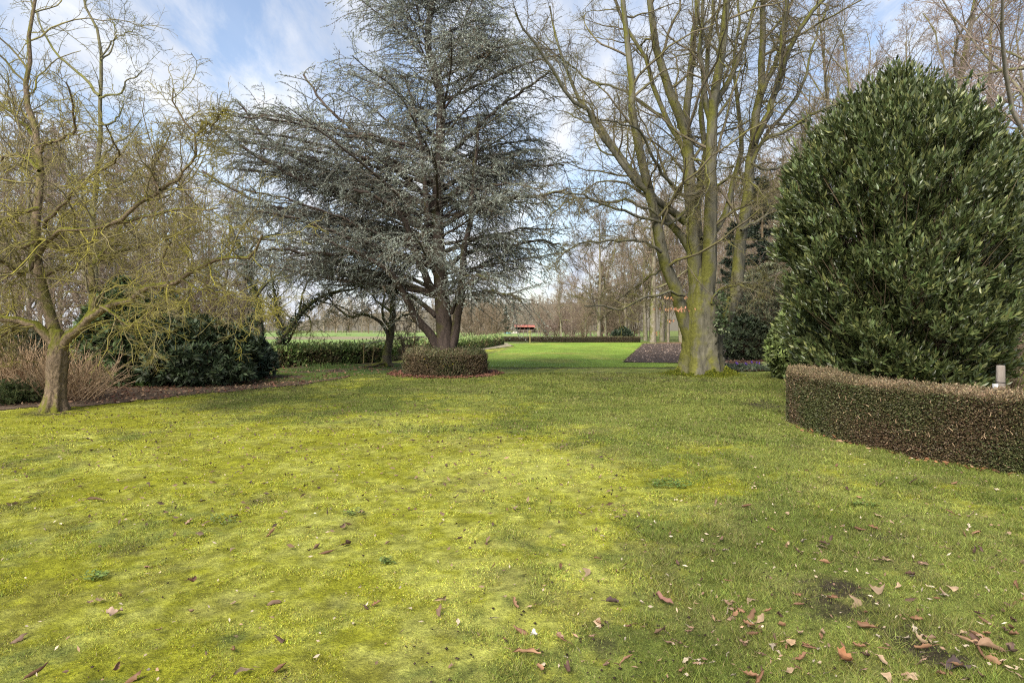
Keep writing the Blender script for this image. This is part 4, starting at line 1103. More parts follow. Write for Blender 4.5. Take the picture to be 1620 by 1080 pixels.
# scrub
scrubs = [make_tree('bare_shrub', 'thicket of bare pinkish brown twigs behind the far hedge', 'shrub', *bare_parts(400 + s, 4.2, 0.05, 0.1, 12, 0.42, 38, 8, 6, 3, 0.04, 0.05, 0.008, 0.0, 0.2, 6), M_stem_brown, (M_wood_red, M_wood_twig)[s]) for s in range(2)]
for i, (px, Y, sc, k, lab) in enumerate((
        (880, 86, 1.05, 0, 'pinkish bare shrub thicket at the middle of the far hedge'), (903, 80, 0.9, 0, None), (865, 96, 0.9, 0, None),
        (922, 76, 0.8, 1, None), (972, 72, 0.8, 1, None), (960, 88, 1.1, 1, None), (1005, 90, 1.2, 1, None), (893, 110, 1.3, 1, None), (866, 118, 1.1, 1, None), (925, 100, 1.3, 1, None), (985, 110, 1.5, 1, None),
        (1100, 70, 1.1, 1, None), (1140, 60, 1.0, 1, None), (760, 60, 0.9, 1, None), (785, 75, 1.1, 1, None), (745, 50, 0.75, 1, None), (778, 95, 1.1, 1, None))):
    put(scrubs[k], spot(px, Y), rt.uniform(0, 6), sc, lab or ('pinkish bare shrub in the thicket behind the far hedge' if k == 0 else ('bare brown shrub behind the laurel hedge by the field' if px < 830 else 'bare brown shrub among the thicket behind the far hedge' if px < 1090 else 'bare brown shrub in the wood behind the beech')),
        'bare shrubs behind the hedges')
put(scrubs[1], spot(1598, 13.5), 1.0, 0.52, 'bare twiggy brown shrub at the right of the bay laurel', None)
put(scrubs[1], spot(1650, 15), 2.0, 0.7, 'larger bare shrub at the right edge beyond the grey post', None)
put(scrubs[1], spot(60, 17), 2.0, 0.62, 'bare brown thicket behind the tan stemmed shrub', None)
put(scrubs[1], spot(-20, 18), 4.0, 0.7, 'bare brown thicket at the left edge behind the fruit tree', None)
put(scrubs[1], spot(270, 22), 4.0, 0.8, 'bare brown thicket showing above the rhododendrons', None)
put(scrubs[1], spot(350, 24), 5.0, 0.8, 'bare brown thicket left of the ivy clad tree', None)
put(scrubs[1], spot(648, 24.5), 5.0, 0.40, 'grey twiggy shrub between the small dark tree and the cedar', None)

# the wood across the field reads as one mass
def far_wood(name, label, seed, pts, sc, mat):
    r = np.random.default_rng(seed); V = []
    for s in range(4):
        G, C = bare_parts(seed + s, 11, 0.16, 0.10, 20, 0.44, 48, 7, 5, 0, 0.03, 0.04, 0.035, 0.0, 0.2)
        H = Geo()
        for X in (G, C):
            v, q, _, _ = X.arrays(); H.add(v, q)
        V.append(H.arrays()[:2])
    out = Geo()
    for i, (x, y, z) in enumerate(pts):
        v, q = V[i % 4]; a = r.uniform(0, 6.28); s = sc * r.uniform(.7, 1.25)
        c, sn = math.cos(a) * s, math.sin(a) * s
        w = np.stack([v[:, 0] * c - v[:, 1] * sn + x, v[:, 0] * sn + v[:, 1] * c + y, v[:, 2] * s + z], 1)
        out.add(w, q)
    tag(out.build(name, mat, None, False), label, 'wood', kind='stuff')
pts = []
for i in range(170):
    Y = rt.uniform(208, 250); px = rt.uniform(150, 800)
    x, y, z = spot(px, Y); pts.append((x, y, z))
far_wood('far_wood', 'grey brown bare wood along the far side of the field', 500, pts, 1.0, M_far_wood)
pts = []
for i in range(190):
    Y = rt.uniform(330, 480); px = rt.uniform(700, 980); x = (px - CX) / F * Y
    z = -5.6 + 26 * smooth(330, 520, Y) * (0.6 + 0.5 * fbm(x / 120, Y / 120, 2, 3)) * smooth(-320, 60, x)
    pts.append((x, Y, float(z) - 2))
far_wood('far_wood', 'wooded brown rise behind the red roofed shed', 600, pts, 1.15, M_far_wood)
pol = make_tree('field_tree', 'small bare round headed tree standing in the open field', 'tree', *bare_parts(700, 6, 0.16, 0.25, 20, 0.5, 50, 7, 5, 0, 0.02, 0.02, 0.03), M_stem_brown, M_wood_twig)
put(pol, spot(583, 178), 0.4, 1.15)
for px, sc, lab in ((531, .9, 'leftmost pollard in the field, before the far wood'), (553, .8, 'pollard between two others before the far wood'), (520, .6, 'smallest pollard at the left of the field'), (470, .8, 'pollard in the field right above the ivy clad stem')):
    put(pol, spot(px, 186 + px * .01), px, sc, lab)
# ------------------------------------------------------------------ hedges
def offset_path(P, d):
    T = norm(np.gradient(P, axis=0)); N = np.stack([-T[:, 1], T[:, 0]], 1)
    return P + N * d
def resample(P, n):
    d = np.concatenate([[0], np.cumsum(np.linalg.norm(np.diff(P, axis=0), axis=1))])
    s = np.linspace(0, d[-1], n)
    return np.stack([np.interp(s, d, P[:, 0]), np.interp(s, d, P[:, 1])], 1)
def hedge(name, label, face, width, height, dens, leafL, colside, coltop, seed, mat, core=(0.035, 0.025, 0.018), rough=0.04, updir=0.2, closed=False, twig=None, spread=0.05):
    r = np.random.default_rng(seed)
    A = resample(np.asarray(face, float), 160); B = offset_path(A, width)
    x0, y0 = A.mean(0); t = thing(name, label, 'hedge', (x0, y0, float(gz(x0, y0))))
    ins = 0.05
    A2 = offset_path(A, ins); B2 = offset_path(A, width - ins)
    za, zb = gz(A2[:, 0], A2[:, 1]), gz(B2[:, 0], B2[:, 1])
    v = np.stack([np.c_[A2, za - .03], np.c_[A2, za + height - ins], np.c_[B2, zb + height - ins], np.c_[B2, zb - .03]], 1)
    n = len(A); i = np.arange(n - 1)[:, None] * 4
    q = np.concatenate([i + np.array([[0, 1, 5, 4]]), i + np.array([[1, 2, 6, 5]]), i + np.array([[2, 3, 7, 6]])])
    if not closed: q = np.concatenate([q, [[0, 3, 2, 1]], [[(n - 1) * 4, (n - 1) * 4 + 1, (n - 1) * 4 + 2, (n - 1) * 4 + 3]]])
    mesh('stems', v, q, None, M_hcore, np.broadcast_to(np.array(core), (n * 4, 3)), t, False)
    Ln = np.linalg.norm(np.diff(A, axis=0), axis=1).sum()
    G = Geo()
    def face_leaves(kind, area, colf):
        m = int(area * dens)
        s = r.uniform(0, 0.9999, m) * (n - 1); k = s.astype(int); f = (s - k)[:, None]
        T = norm(A[np.minimum(k + 1, n - 1)] - A[k]); Nn = np.stack([-T[:, 1], T[:, 0]], 1)
        a = A[k] * (1 - f) + A[np.minimum(k + 1, n - 1)] * f
        if kind == 'top':
            w = r.uniform(0, width, m)[:, None]; p2 = a + Nn * w; z = np.full(m, height) + r.normal(0, rough * .6, m); nrm = np.tile([0, 0, 1.0], (m, 1))
        else:
            off = np.abs(r.normal(0, spread, m))[:, None] - rough * 0.4 * (fbm(s * Ln / n * 3, r.uniform(0, 1, m) * 0 + 1, 4, 2))[:, None]
            z = r.uniform(0.0, height, m)
            if kind == 'front': p2 = a + Nn * off; nrm = np.c_[-Nn, np.zeros(m)]
            else: p2 = a + Nn * (width - off); nrm = np.c_[Nn, np.zeros(m)]
        p = np.c_[p2, gz(p2[:, 0], p2[:, 1]) + z]
        d = norm(nrm * 0.7 + rdir(m, r) * 0.9 + np.array([0, 0, updir])); sd = rdir(m, r)
        L = leafL * r.uniform(.55, 1.4, m)
        v, q = leaves(p, d, sd, L, L * .55, .2, .15)
        G.add(v, q, None, np.repeat(colf(s / n * Ln, z, m), 5, 0))
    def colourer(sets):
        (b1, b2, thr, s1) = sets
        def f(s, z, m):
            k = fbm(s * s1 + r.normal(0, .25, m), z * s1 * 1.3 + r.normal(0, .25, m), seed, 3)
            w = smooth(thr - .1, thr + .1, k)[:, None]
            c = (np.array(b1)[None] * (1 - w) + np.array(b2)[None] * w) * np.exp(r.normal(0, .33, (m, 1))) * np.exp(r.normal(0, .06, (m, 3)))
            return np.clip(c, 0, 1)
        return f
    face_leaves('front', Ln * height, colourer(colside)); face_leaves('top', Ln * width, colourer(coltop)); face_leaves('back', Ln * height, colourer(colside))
    if not closed:
        for e in (0, n - 1):
            m = int(width * height * dens); w = r.uniform(0, width, m); z = r.uniform(0, height, m)
            T = norm(A[min(e + 1, n - 1)] - A[max(e - 1, 0)]); Nn = np.array([-T[1], T[0]]); p2 = A[e] + Nn * w[:, None]
            p = np.c_[p2, gz(p2[:, 0], p2[:, 1]) + z]; o = np.r_[T * (-1 if e == 0 else 1), 0]
            L = leafL * r.uniform(.55, 1.4, m); v, q = leaves(p, norm(o * .7 + rdir(m, r) * .9), rdir(m, r), L, L * .55, .2, .15)
            G.add(v, q, None, np.repeat(colourer(colside)(w, z, m), 5, 0))
    G.build('foliage', mat, t, False)
    if twig:
        cnt, tl, mt, ztop = twig
        s = r.uniform(0, 0.999, cnt) * (n - 1); k = s.astype(int); T = norm(A[np.minimum(k + 1, n - 1)] - A[k]); Nn = np.stack([-T[:, 1], T[:, 0]], 1)
        p2 = A[k] + Nn * r.uniform(-.05, width + .02, cnt)[:, None]; z0 = r.uniform(0, ztop, cnt)
        p = np.c_[p2, gz(p2[:, 0], p2[:, 1]) + z0]; d = norm(r.normal(0, .45, (cnt, 3)) + [0, 0, 1])
        K = 4; P = np.zeros((cnt, K, 3)); P[:, 0] = p
        for j in range(1, K):
            d = norm(d + r.normal(0, .18, (cnt, 3))); P[:, j] = P[:, j - 1] + d * (tl * r.uniform(.6, 1.2, cnt) / (K - 1))[:, None]
        v, q = tubes(P, np.full((cnt, K), .006) * np.linspace(1, .5, K), 3); mesh('twigs', v, q, None, mt, None, t)
    return t
M_hcore = groundmat('hedge_core', 14, 0.5, 60, 0.8, 0.05)
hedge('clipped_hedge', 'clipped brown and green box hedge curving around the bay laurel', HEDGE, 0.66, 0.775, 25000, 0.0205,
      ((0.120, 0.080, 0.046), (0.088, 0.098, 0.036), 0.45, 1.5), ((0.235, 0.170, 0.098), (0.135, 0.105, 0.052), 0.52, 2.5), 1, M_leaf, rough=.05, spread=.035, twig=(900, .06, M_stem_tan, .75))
a_ = -np.linspace(0, 2 * math.pi, 90)
hc = CED + np.array([0.02, -0.15])
rt_ = hedge('round_hedge', 'low round clipped hedge of brown shoots encircling the foot of the cedar',
            np.stack([hc[0] + 1.22 * np.cos(-a_), hc[1] + 1.05 * np.sin(-a_)], 1), 0.72, 0.60, 5200, 0.045,
            ((0.13, 0.095, 0.055), (0.095, 0.10, 0.045), 0.56, 1.6), ((0.17, 0.135, 0.075), (0.11, 0.12, 0.05), 0.55, 2.0), 2, M_leaf, closed=True, rough=.14, updir=.8, twig=(4200, .26, M_stem_brown, .52))
r_ = np.random.default_rng(4); n = 34; aa = r_.uniform(3.4, 6.0, n)
p = np.stack([hc[0] + 1.24 * np.cos(aa), hc[1] + 1.07 * np.sin(aa), r_.uniform(.2, .55, n)], 1)
v, q = leaves(np.repeat(p, 5, 0), rdir(n * 5, r_), rdir(n * 5, r_), .022, .014)
o = mesh('blossom', v, q, None, M_leaf, np.broadcast_to(np.array([.62, .50, .03]), v.shape), rt_, False); o['kind'] = 'stuff'; o['label'] = 'tiny yellow flowers dotted over the shoots'
far_face = np.array([(-0.9, 61.5), (4, 61.6), (9, 61.4), (12.4, 61.2)])
hedge('clipped_hedge', 'long straight dark clipped hedge at the far end of the bright lawn', far_face, 0.6, 0.52, 700, 0.075,
      ((0.050, 0.052, 0.024), (0.085, 0.060, 0.036), 0.52, .5), ((0.15, 0.125, 0.065), (0.10, 0.09, 0.045), .5, 1.0), 3, M_leaf)
lh = np.array([(-9.4, 20.8), (-7.9, 22.4), (-6.6, 24.2), (-5.2, 26.2), (-4.4, 29.5), (-3.75, 33.5), (-2.6, 40), (-1.5, 47), (-0.75, 54)])
hedge('laurel_hedge', 'informal laurel hedge with light green leaves above brown stems along the field', lh, 0.9, 0.58, 1100, 0.12,
      ((0.20, 0.155, 0.085), (0.17, 0.23, 0.075), 0.44, .8), ((0.20, 0.28, 0.09), (0.27, 0.33, 0.13), .5, 1.0), 4, M_leaf, rough=.16, updir=.9, twig=(1300, .58, M_stem_tan, .1), spread=.16)

# ------------------------------------------------------------------ bay laurel
def leafy(name, label, catn, loc, profile, n_shoot, shoot_len, n_leaf, L, wd, base, alt, altp, seed, mat, squash=1.0, lump=0.12, depth=0.45, up=0.8, stems=None, lean=(0, 0), spread=45, parent=None, clump=0.0, sprig=0):
    r = np.random.default_rng(seed)
    zs = np.array([a for a, b in profile]); rs = np.array([b for a, b in profile])
    t = thing(name, label, catn, loc)
    zz_ = np.linspace(zs[0], zs[-1], 400); rr_ = np.interp(zz_, zs, rs)
    wgt = rr_ + 0.3 * np.abs(np.gradient(rr_, zz_)) * rr_; cum = np.cumsum(wgt); cum /= cum[-1]
    z = np.interp(r.uniform(0, 1, n_shoot), cum, zz_); th = r.uniform(0, 2 * math.pi, n_shoot)
    rad = np.interp(z, zs, rs); sl = -np.gradient(rr_, zz_); slope = np.interp(z, zz_, sl)
    lum = 1 + lump * 2 * (fbm(th * 3 + 7, z * 1.6, seed, 4) - 0.5) + lump * 1.2 * (fbm(th * 9, z * 4, seed + 3, 2) - .5)
    dp = np.abs(r.normal(0, depth * .55, n_shoot))
    if clump:
        cl = fbm(th * rad * 1.6 + 50, z * 1.6, seed + 9, 3); rad2 = rad * (1 - clump * 0.38 * smooth(0.52, 0.36, cl)); rad = rad2
    rad2 = np.maximum(rad * lum - dp, 0.02)
    if sprig: rad2[:sprig] = rad[:sprig] * r.uniform(.9, 1.08, sprig); z[:sprig] = np.where(r.uniform(0, 1, sprig) < .6, r.uniform(4.6, 6.1, sprig), z[:sprig]); rad2[:sprig] = np.interp(z[:sprig], zs, rs) * r.uniform(.7, 1.1, sprig)
    ox = lean[0] * z; oy = lean[1] * z
    p = np.stack([rad2 * np.cos(th) + ox, rad2 * np.sin(th) * squash + oy, z], 1)
    nrm = norm(np.stack([np.cos(th), np.sin(th), np.clip(slope, -.5, 3)], 1))
    d = norm(nrm * 0.75 + np.array([0, 0, up]) + rdir(n_shoot, r) * .45)
    if sprig: d[:sprig] = norm(d[:sprig] + [0, 0, .8]); p[:sprig] += d[:sprig] * .16
    # leaves up each shoot
    u = (np.arange(n_leaf)[None, :] + r.uniform(0, 1, (n_shoot, n_leaf))) / n_leaf
    pp = p[:, None] + d[:, None] * (u * shoot_len)[..., None]
    side = rdir(n_shoot * n_leaf, r).reshape(n_shoot, n_leaf, 3); side = norm(side - (side * d[:, None]).sum(-1, keepdims=True) * d[:, None])
    a = np.radians(spread + r.normal(0, 13, (n_shoot, n_leaf)) - 18 * u)[..., None]
    ld = np.cos(a) * d[:, None] + np.sin(a) * side
    ls = np.cross(ld, d[:, None])
    m = n_shoot * n_leaf
    LL = L * r.uniform(.65, 1.25, m)
    v, q = leaves(pp.reshape(-1, 3), ld.reshape(-1, 3), ls.reshape(-1, 3) + rdir(m, r) * .25, LL, wd * LL / L * r.uniform(.8, 1.2, m), .22, .15)
    sc_ = np.repeat(np.exp(r.normal(0, .22, n_shoot)), n_leaf)
    c = np.asarray(base)[None] * sc_[:, None] * np.exp(r.normal(0, .18, (m, 1))) * np.exp(r.normal(0, .05, (m, 3)))
    k = r.uniform(0, 1, m) < altp * np.repeat(r.uniform(0, 2, n_shoot), n_leaf); c[k] = np.asarray(alt)[None] * np.exp(r.normal(0, .2, (k.sum(), 1)))
    fo = Geo(); fo.add(v + np.asarray(loc), q, None, np.repeat(np.clip(c, 0, 1), 5, 0))
    fo.build('foliage', mat, t, False)
    # branches reaching out to the shoots
    kk = r.choice(n_shoot, min(stems or 300, n_shoot), replace=False)
    P = np.zeros((len(kk), 6, 3)); s0 = np.stack([r.normal(0, .12 * rs.max(), len(kk)), r.normal(0, .12 * rs.max(), len(kk)), np.zeros(len(kk))], 1)
    for j in range(6):
        f = j / 5; P[:, j] = s0 * (1 - f) + (p[kk] + d[kk] * shoot_len * .8) * f; P[:, j, 2] = p[kk][:, 2] * f ** 0.8; 
        if 0 < j < 5: P[:, j] += r.normal(0, .06, (len(kk), 3))
    R = np.linspace(.022, .004, 6)[None] * np.ones((len(kk), 1)) * (0.6 + .15 * rs.max())
    v, q = tubes(P + np.asarray(loc), R, 4); mesh('branches', v, q, None, M_stem_brown, None, t)
    return t
bx, by = (1420 - CX) / F * 11.9, 11.9
leafy('bay_laurel', 'big dense evergreen bay laurel with glossy dark leaves inside the curved hedge', 'shrub', (bx, by, float(gz(bx, by))),
      [(0.15, 1.35), (0.7, 1.65), (1.4, 1.92), (2.2, 2.02), (3.0, 2.0), (3.8, 1.90), (4.5, 1.73), (5.0, 1.50), (5.3, 1.22), (5.6, 0.75), (5.8, 0.36), (5.95, 0.2), (6.1, 0.08)],
      14500, 0.26, 11, 0.125, 0.042, (0.076, 0.096, 0.034), (0.155, 0.165, 0.055), 0.18, 3, M_bay, 0.92, 0.20, 0.50, 0.95, 900, clump=0.80, sprig=300)
# rhododendrons
def rhodo(label, px, Y, wpx, hpx, n, colr, seed, L=0.165, squash=0.8, group=None, tall=1.0, bottom=0.1):
    k = Y / F; rx = wpx * k / 2; h = hpx * k
    x, y = (px - CX) * k, Y
    return leafy('rhododendron', label, 'shrub', (x, y, float(gz(x, y))),
                 [(0.05, rx * .72), (h * .2, rx * .95), (h * .45, rx), (h * .7, rx * .82), (h * .88, rx * .5), (h, rx * .12)],
                 n, 0.05, 9, L, L * .33, colr, tuple(c * 1.9 for c in colr), 0.10, seed, M_leaf, squash, 0.30, 0.30, 0.55, 160, (0, 0), 74, clump=0.5)
rhodo('broad dark rhododendron left of the ivy clad stems', 303, 16.2, 205, 105, 1900, (0.046, 0.064, 0.028), 11)
rhodo('tall rhododendron with lighter upper leaves behind the fruit tree trunk', 195, 15.8, 130, 165, 1700, (0.056, 0.082, 0.028), 12)
rhodo('small dark rhododendron at the foot of the ivy clad stems', 388, 17.6, 90, 72, 700, (0.030, 0.046, 0.026), 13)
rhodo('rhododendron rising above the broad dark one', 262, 18.6, 110, 130, 900, (0.036, 0.054, 0.028), 14)
rhodo('dark rhododendron low behind the right side of the beech trunk', 1178, 27.5, 92, 70, 800, (0.066, 0.084, 0.040), 15)
rhodo('tall grey green rhododendron behind the beech trunk', 1220, 29, 170, 150, 3600, (0.15, 0.155, 0.085), 16, 0.13)
rhodo('light green rhododendron left of the bay laurel foot', 1262, 17.5, 100, 122, 1300, (0.115, 0.145, 0.045), 17)
rhodo('dark rhododendron far behind the end of the far hedge', 985, 66, 34, 22, 350, (0.035, 0.052, 0.028), 18, 0.25)
rhodo('dark evergreen bush at the left edge behind the tan stems', 20, 15.5, 150, 90, 700, (0.036, 0.046, 0.024), 19)
rhodo('dark evergreen bush between beech and bay laurel, far back', 1320, 27, 130, 170, 1500, (0.05, 0.062, 0.03), 20)

# dark conifers
def conifer(label, px, Y, H, seed, name='dark_conifer', colr=(0.030, 0.042, 0.026), wdt=0.24):
    r = np.random.default_rng(seed); x, y, z = spot(px, Y)
    t = thing(name, label, 'tree', (x, y, z))
    T = limb([(x, y, z), (x + .05, y, z + H * .5), (x, y, z + H)], H * .016, .02, 12)
    G = Geo(); tgeo(G, T, 8)
    s1 = sprout(*T, 90, 0.08, 1.0, wdt, 80, 6, .08, -.03, .35, .01, .05, shape=.9, rg=r)
    s2 = sprout(*s1, 14, 0.1, 1, .32, 55, 4, .1, -.05, .5, .006, .02, flat=.5, rg=r)
    tgeo(G, s1, 4); G.build('trunk', M_stem_brown, t)
    p, tg = along(s2[0], 26, r); d = norm(rdir(len(p), r) + tg * .8 - [0, 0, .3])
    v, tt = needles(p, d, H * .018 * r.uniform(.6, 1.4, len(p)), H * .005, r)
    mesh('crown', v, None, tt, M_needle, lcol(colr, len(p), 3, .3, rg=r), t, False)
conifer('dark pyramid conifer behind the right limb of the beech', 1205, 34, 9.6, 1)
conifer('second dark conifer farther back between beech limbs', 1160, 42, 8.5, 2)
conifer('dim dark conifer behind the broad bare tree at the far hedge', 952, 95, 11.5, 3, colr=(0.06, 0.062, 0.045))
conifer('dark conifer beside the red roofed shed', 800, 150, 7.0, 5, colr=(0.05, 0.055, 0.035))

# low conifer at the left edge, tan stemmed shrubs, bulbs
def low_conifer():
    r = np.random.default_rng(6); Y = 12.3; x, y = (20 - CX) / F * Y, Y; z = float(gz(x, y))
    t = thing('juniper', 'low feathery green conifer bush at the left edge before the tan stems', 'shrub', (x, y, z))
    n = 130; az = r.uniform(0, 6.28, n); el = r.uniform(.15, 1.2, n); d = np.stack([np.cos(az) * np.cos(el), np.sin(az) * np.cos(el), np.sin(el)], 1)
    P = np.zeros((n, 6, 3)); P[:, 0] = (x, y, z)
    L = 0.72 * (0.65 + .4 * r.uniform(0, 1, n)) * (1 - .25 * np.sin(el))
    for j in range(1, 6):
        d = norm(d + r.normal(0, .06, (n, 3)) + [0, 0, -.05]); P[:, j] = P[:, j - 1] + d * (L / 5)[:, None]
    R = np.full((n, 6), .006) * np.linspace(1, .4, 6)
    G = Geo(); tgeo(G, (P, R), 3)
    s = sprout(P, R, 16, .2, 1, .3, 40, 4, .1, -.05, .6, .002, .004, rg=r); tgeo(G, s, 3); G.build('branches', M_stem_brown, t)
    p, tg = along(s[0], 26, r); dd = norm(rdir(len(p), r) * .8 + tg)
    v, tt = needles(p, dd, .035 * r.uniform(.6, 1.3, len(p)), .008, r)
    mesh('foliage', v, None, tt, M_leaf, lcol((0.062, 0.088, 0.028), len(p), 3, .3, (0.13, 0.15, 0.05), .2, r), t, False)
low_conifer()
def stem_shrub(label, px, Y, n, L, seed, tilt=0.55):
    r = np.random.default_rng(seed); x, y = (px - CX) / F * Y, Y; z = float(gz(x, y))
    t = thing('hydrangea', label, 'shrub', (x, y, z))
    p = np.stack([x + r.normal(0, .22, n), y + r.normal(0, .22, n), np.full(n, z)], 1)
    d = norm(np.stack([r.normal(0, tilt, n), r.normal(0, tilt, n), np.ones(n)], 1) + (p - [x, y, z]) * 1.2)
    P = np.zeros((n, 7, 3)); P[:, 0] = p; LL = L * r.uniform(.55, 1.15, n)
    for j in range(1, 7):
        d = norm(d + r.normal(0, .09, (n, 3)) + [0, 0, .02]); P[:, j] = P[:, j - 1] + d * (LL / 6)[:, None]
    R = np.full((n, 7), 1.) * r.uniform(.006, .013, (n, 1)) * np.linspace(1, .6, 7)
    G = Geo(); tgeo(G, (P, R), 5)
    s = sprout(P, R, 4, .35, 1, .38, 35, 4, .12, .03, .7, .003, .006, rg=r); tgeo(G, s, 4); G.build('stems', M_stem_tan, t)
    s2 = sprout(*s, 3, .3, 1, .5, 40, 3, .15, 0, .7, .002, .004, rg=r); H = Geo(); tgeo(H, s2, 3); H.build('twigs', M_stem_brown, t)
stem_shrub('fan of bare tan stems left of the fruit tree trunk', 42, 13.4, 170, 1.25, 1)
stem_shrub('fan of bare tan stems right of the fruit tree trunk', 122, 13.0, 150, 1.05, 2, .75)
def bulbs(label, px, py, n, L, colr, seed, rad=.25, Y=None):
    r = np.random.default_rng(seed); x, y = g(px, py); z = float(gz(x, y))
    t = thing('daffodil_clump', label, 'plant', (x, y, z))
    p = np.stack([x + r.normal(0, rad, n), y + r.normal(0, rad * .5, n), np.full(n, z)], 1); d = norm(r.normal(0, .35, (n, 3)) + [0, 0, 1])
    P = np.zeros((n, 4, 3)); P[:, 0] = p
    for j in range(1, 4):
        d = norm(d + r.normal(0, .1, (n, 3)) + [0, 0, -.08]); P[:, j] = P[:, j - 1] + d * (L * r.uniform(.6, 1.1, n) / 3)[:, None]
    v, q = tubes(P, np.full((n, 4), .008) * np.array([1, .9, .7, .2]), 3)
    mesh('leaves', v, q, None, M_leaf, lcol(colr, n, 12, .2, rg=r), t)
bulbs('clump of fresh green daffodil leaves before the tall rhododendron', 203, 611, 150, .26, (0.085, 0.15, 0.028), 1, .28)
bulbs('smaller daffodil tuft right beside the green clump', 226, 612, 45, .2, (0.085, 0.15, 0.03), 2, .10)
bulbs('dark green bulb tuft beside the fruit tree trunk', 124, 618, 40, .2, (0.06, 0.11, 0.03), 3, .12)
bulbs('grassy green tuft in the leaf bed left of the mossy log', 520, 582, 190, .24, (0.08, 0.13, 0.03), 4, .5)
bulbs('second grassy tuft nearer the ivy clad tree', 492, 588, 100, .2, (0.08, 0.13, 0.03), 5, .35)

# periwinkle strip and crocuses
def cover():
    r = np.random.default_rng(9); poly = np.array([(6.55, 20.35), (8.9, 19.95), (9.6, 20.9), (9.9, 22.2), (7.0, 22.6)]); n = 5200
    x = r.uniform(6.5, 9.9, n * 2); y = r.uniform(19.9, 22.6, n * 2); k = inside(poly, x, y) & (fbm(x * 2, y * 2, 4, 3) > .36); x, y = x[k], y[k]; n = len(x)
    p = np.stack([x, y, gz(x, y) + .03 + r.uniform(0, .14, n) * (fbm(x * 3, y * 3, 6, 2) + .3)], 1)
    v, q = leaves(p, rdir(n, r) + [0, 0, .4], rdir(n, r), .075, .035, .2, .2)
    o = mesh('ground_cover', v, q, None, M_leaf, lcol((0.075, 0.10, 0.055), n, 5, .3, (0.16, 0.18, 0.12), .25, r), None, False)
    tag(o, 'low grey green periwinkle carpet along the edge of the leaf bed', 'ground cover', kind='stuff')
    G = Geo()
    for i in range(6):
        a = i * math.pi / 3; c, s = math.cos(a), math.sin(a)
        pr = [(.004, 0), (.022, .03), (.026, .055), (.012, .085)]
        vv = []
        for rr, z in pr:
            w = {0: .004, .03: .014, .055: .016, .085: .003}[z]
            vv += [(rr * c - w * s, rr * s + w * c, .05 + z), (rr * c + w * s, rr * s - w * c, .05 + z)]
        G.add(vv, [[j * 2, j * 2 + 1, j * 2 + 3, j * 2 + 2] for j in range(3)], None, np.array([.20, .10, .48]))
    st = limb([(0, 0, -.02), (0, 0, .06)], .004, .004, 3); v, q = tubes(*st, 5); G.add(v, q, None, np.array([.35, .40, .25]))
    src = G.build('crocus', M_leaf); tag(src, 'small purple crocus flowering among the periwinkle', 'flower', 'crocuses in the periwinkle')
    for i in range(15):
        o = src if i == 0 else link(src.copy())
        x, y = r.uniform(7.5, 9.3), r.uniform(21.0, 22.3); o.location = (x, y, float(gz(x, y)) + .12); o.scale = [r.uniform(.7, 1.1)] * 3; o.rotation_euler = (r.normal(0, .2), r.normal(0, .2), r.uniform(0, 6))
cover()

# ------------------------------------------------------------------ posts, fences, shed
def box(c, s, rz=0.0, bevel=0.0):
    x, y, z = np.array(s) / 2
    v = np.array([(-x, -y, -z), (x, -y, -z), (x, y, -z), (-x, y, -z), (-x, -y, z), (x, -y, z), (x, y, z), (-x, y, z)])
    cc, ss = math.cos(rz), math.sin(rz)
    v = np.stack([v[:, 0] * cc - v[:, 1] * ss, v[:, 0] * ss + v[:, 1] * cc, v[:, 2]], 1) + np.array(c)
    return v, [(0, 3, 2, 1), (4, 5, 6, 7), (0, 1, 5, 4), (1, 2, 6, 5), (2, 3, 7, 6), (3, 0, 4, 7)]
def round_post(x, y, z0, z1, r, n=14, rgn=None, lean=0.0):
    P, R = limb([(x, y, z0), (x + lean / 2, y, (z0 + z1) / 2), (x + lean, y, z1)], r, r * .95, 7); R = R * (1 + np.random.default_rng(3).normal(0, .015, R.shape))
    P[0, -1, 2] += 0; v, q = tubes(P, R, n); ring = v.reshape(7, n, 3)[-1]
    v2 = np.concatenate([v, ring * [1, 1, 1] * .0 + (ring - ring.mean(0)) * .85 + ring.mean(0) + [0, 0, .012], [ring.mean(0) + [0, 0, .014]]])
    b = 6 * n; c = 7 * n; i = np.arange(n); j = (i + 1) % n
    q = np.concatenate([q, np.stack([b + i, b + j, c + j, c + i], 1)]); t = np.stack([c + i, c + j, np.full(n, c + n)], 1)
    return v2, q, t
x, y, z = spot(1583, 8.0)
t = thing('wooden_post', 'weathered grey round post with a wire band behind the curved hedge', 'post', (x, y, z))
v, q, tt = round_post(x, y, z - .1, 1.03, .052); mesh('post', v, q, tt, M_post, None, t)
a_ = np.linspace(0, 2 * math.pi, 19); P = np.stack([x + .054 * np.cos(a_), y + .054 * np.sin(a_), .835 + .006 * np.sin(a_)], 1)[None]
v, q = tubes(P, np.full((1, 19), .004), 5)
M_wire = bark('dark_wire', (0.02, 0.02, 0.02), (0.06, 0.055, 0.05), None, 0, 9, 1, 0)
mesh('wire_band', v, q, None, M_wire, None, t)
v, q = box((x - .075, y - .01, .6), (.015, .07, .42), .2); mesh('pale_strip', v, q, None, leafmat('pale_strip', .6, .3, 0), np.broadcast_to(np.array([.42, .42, .42]), (8, 3)), t, False)

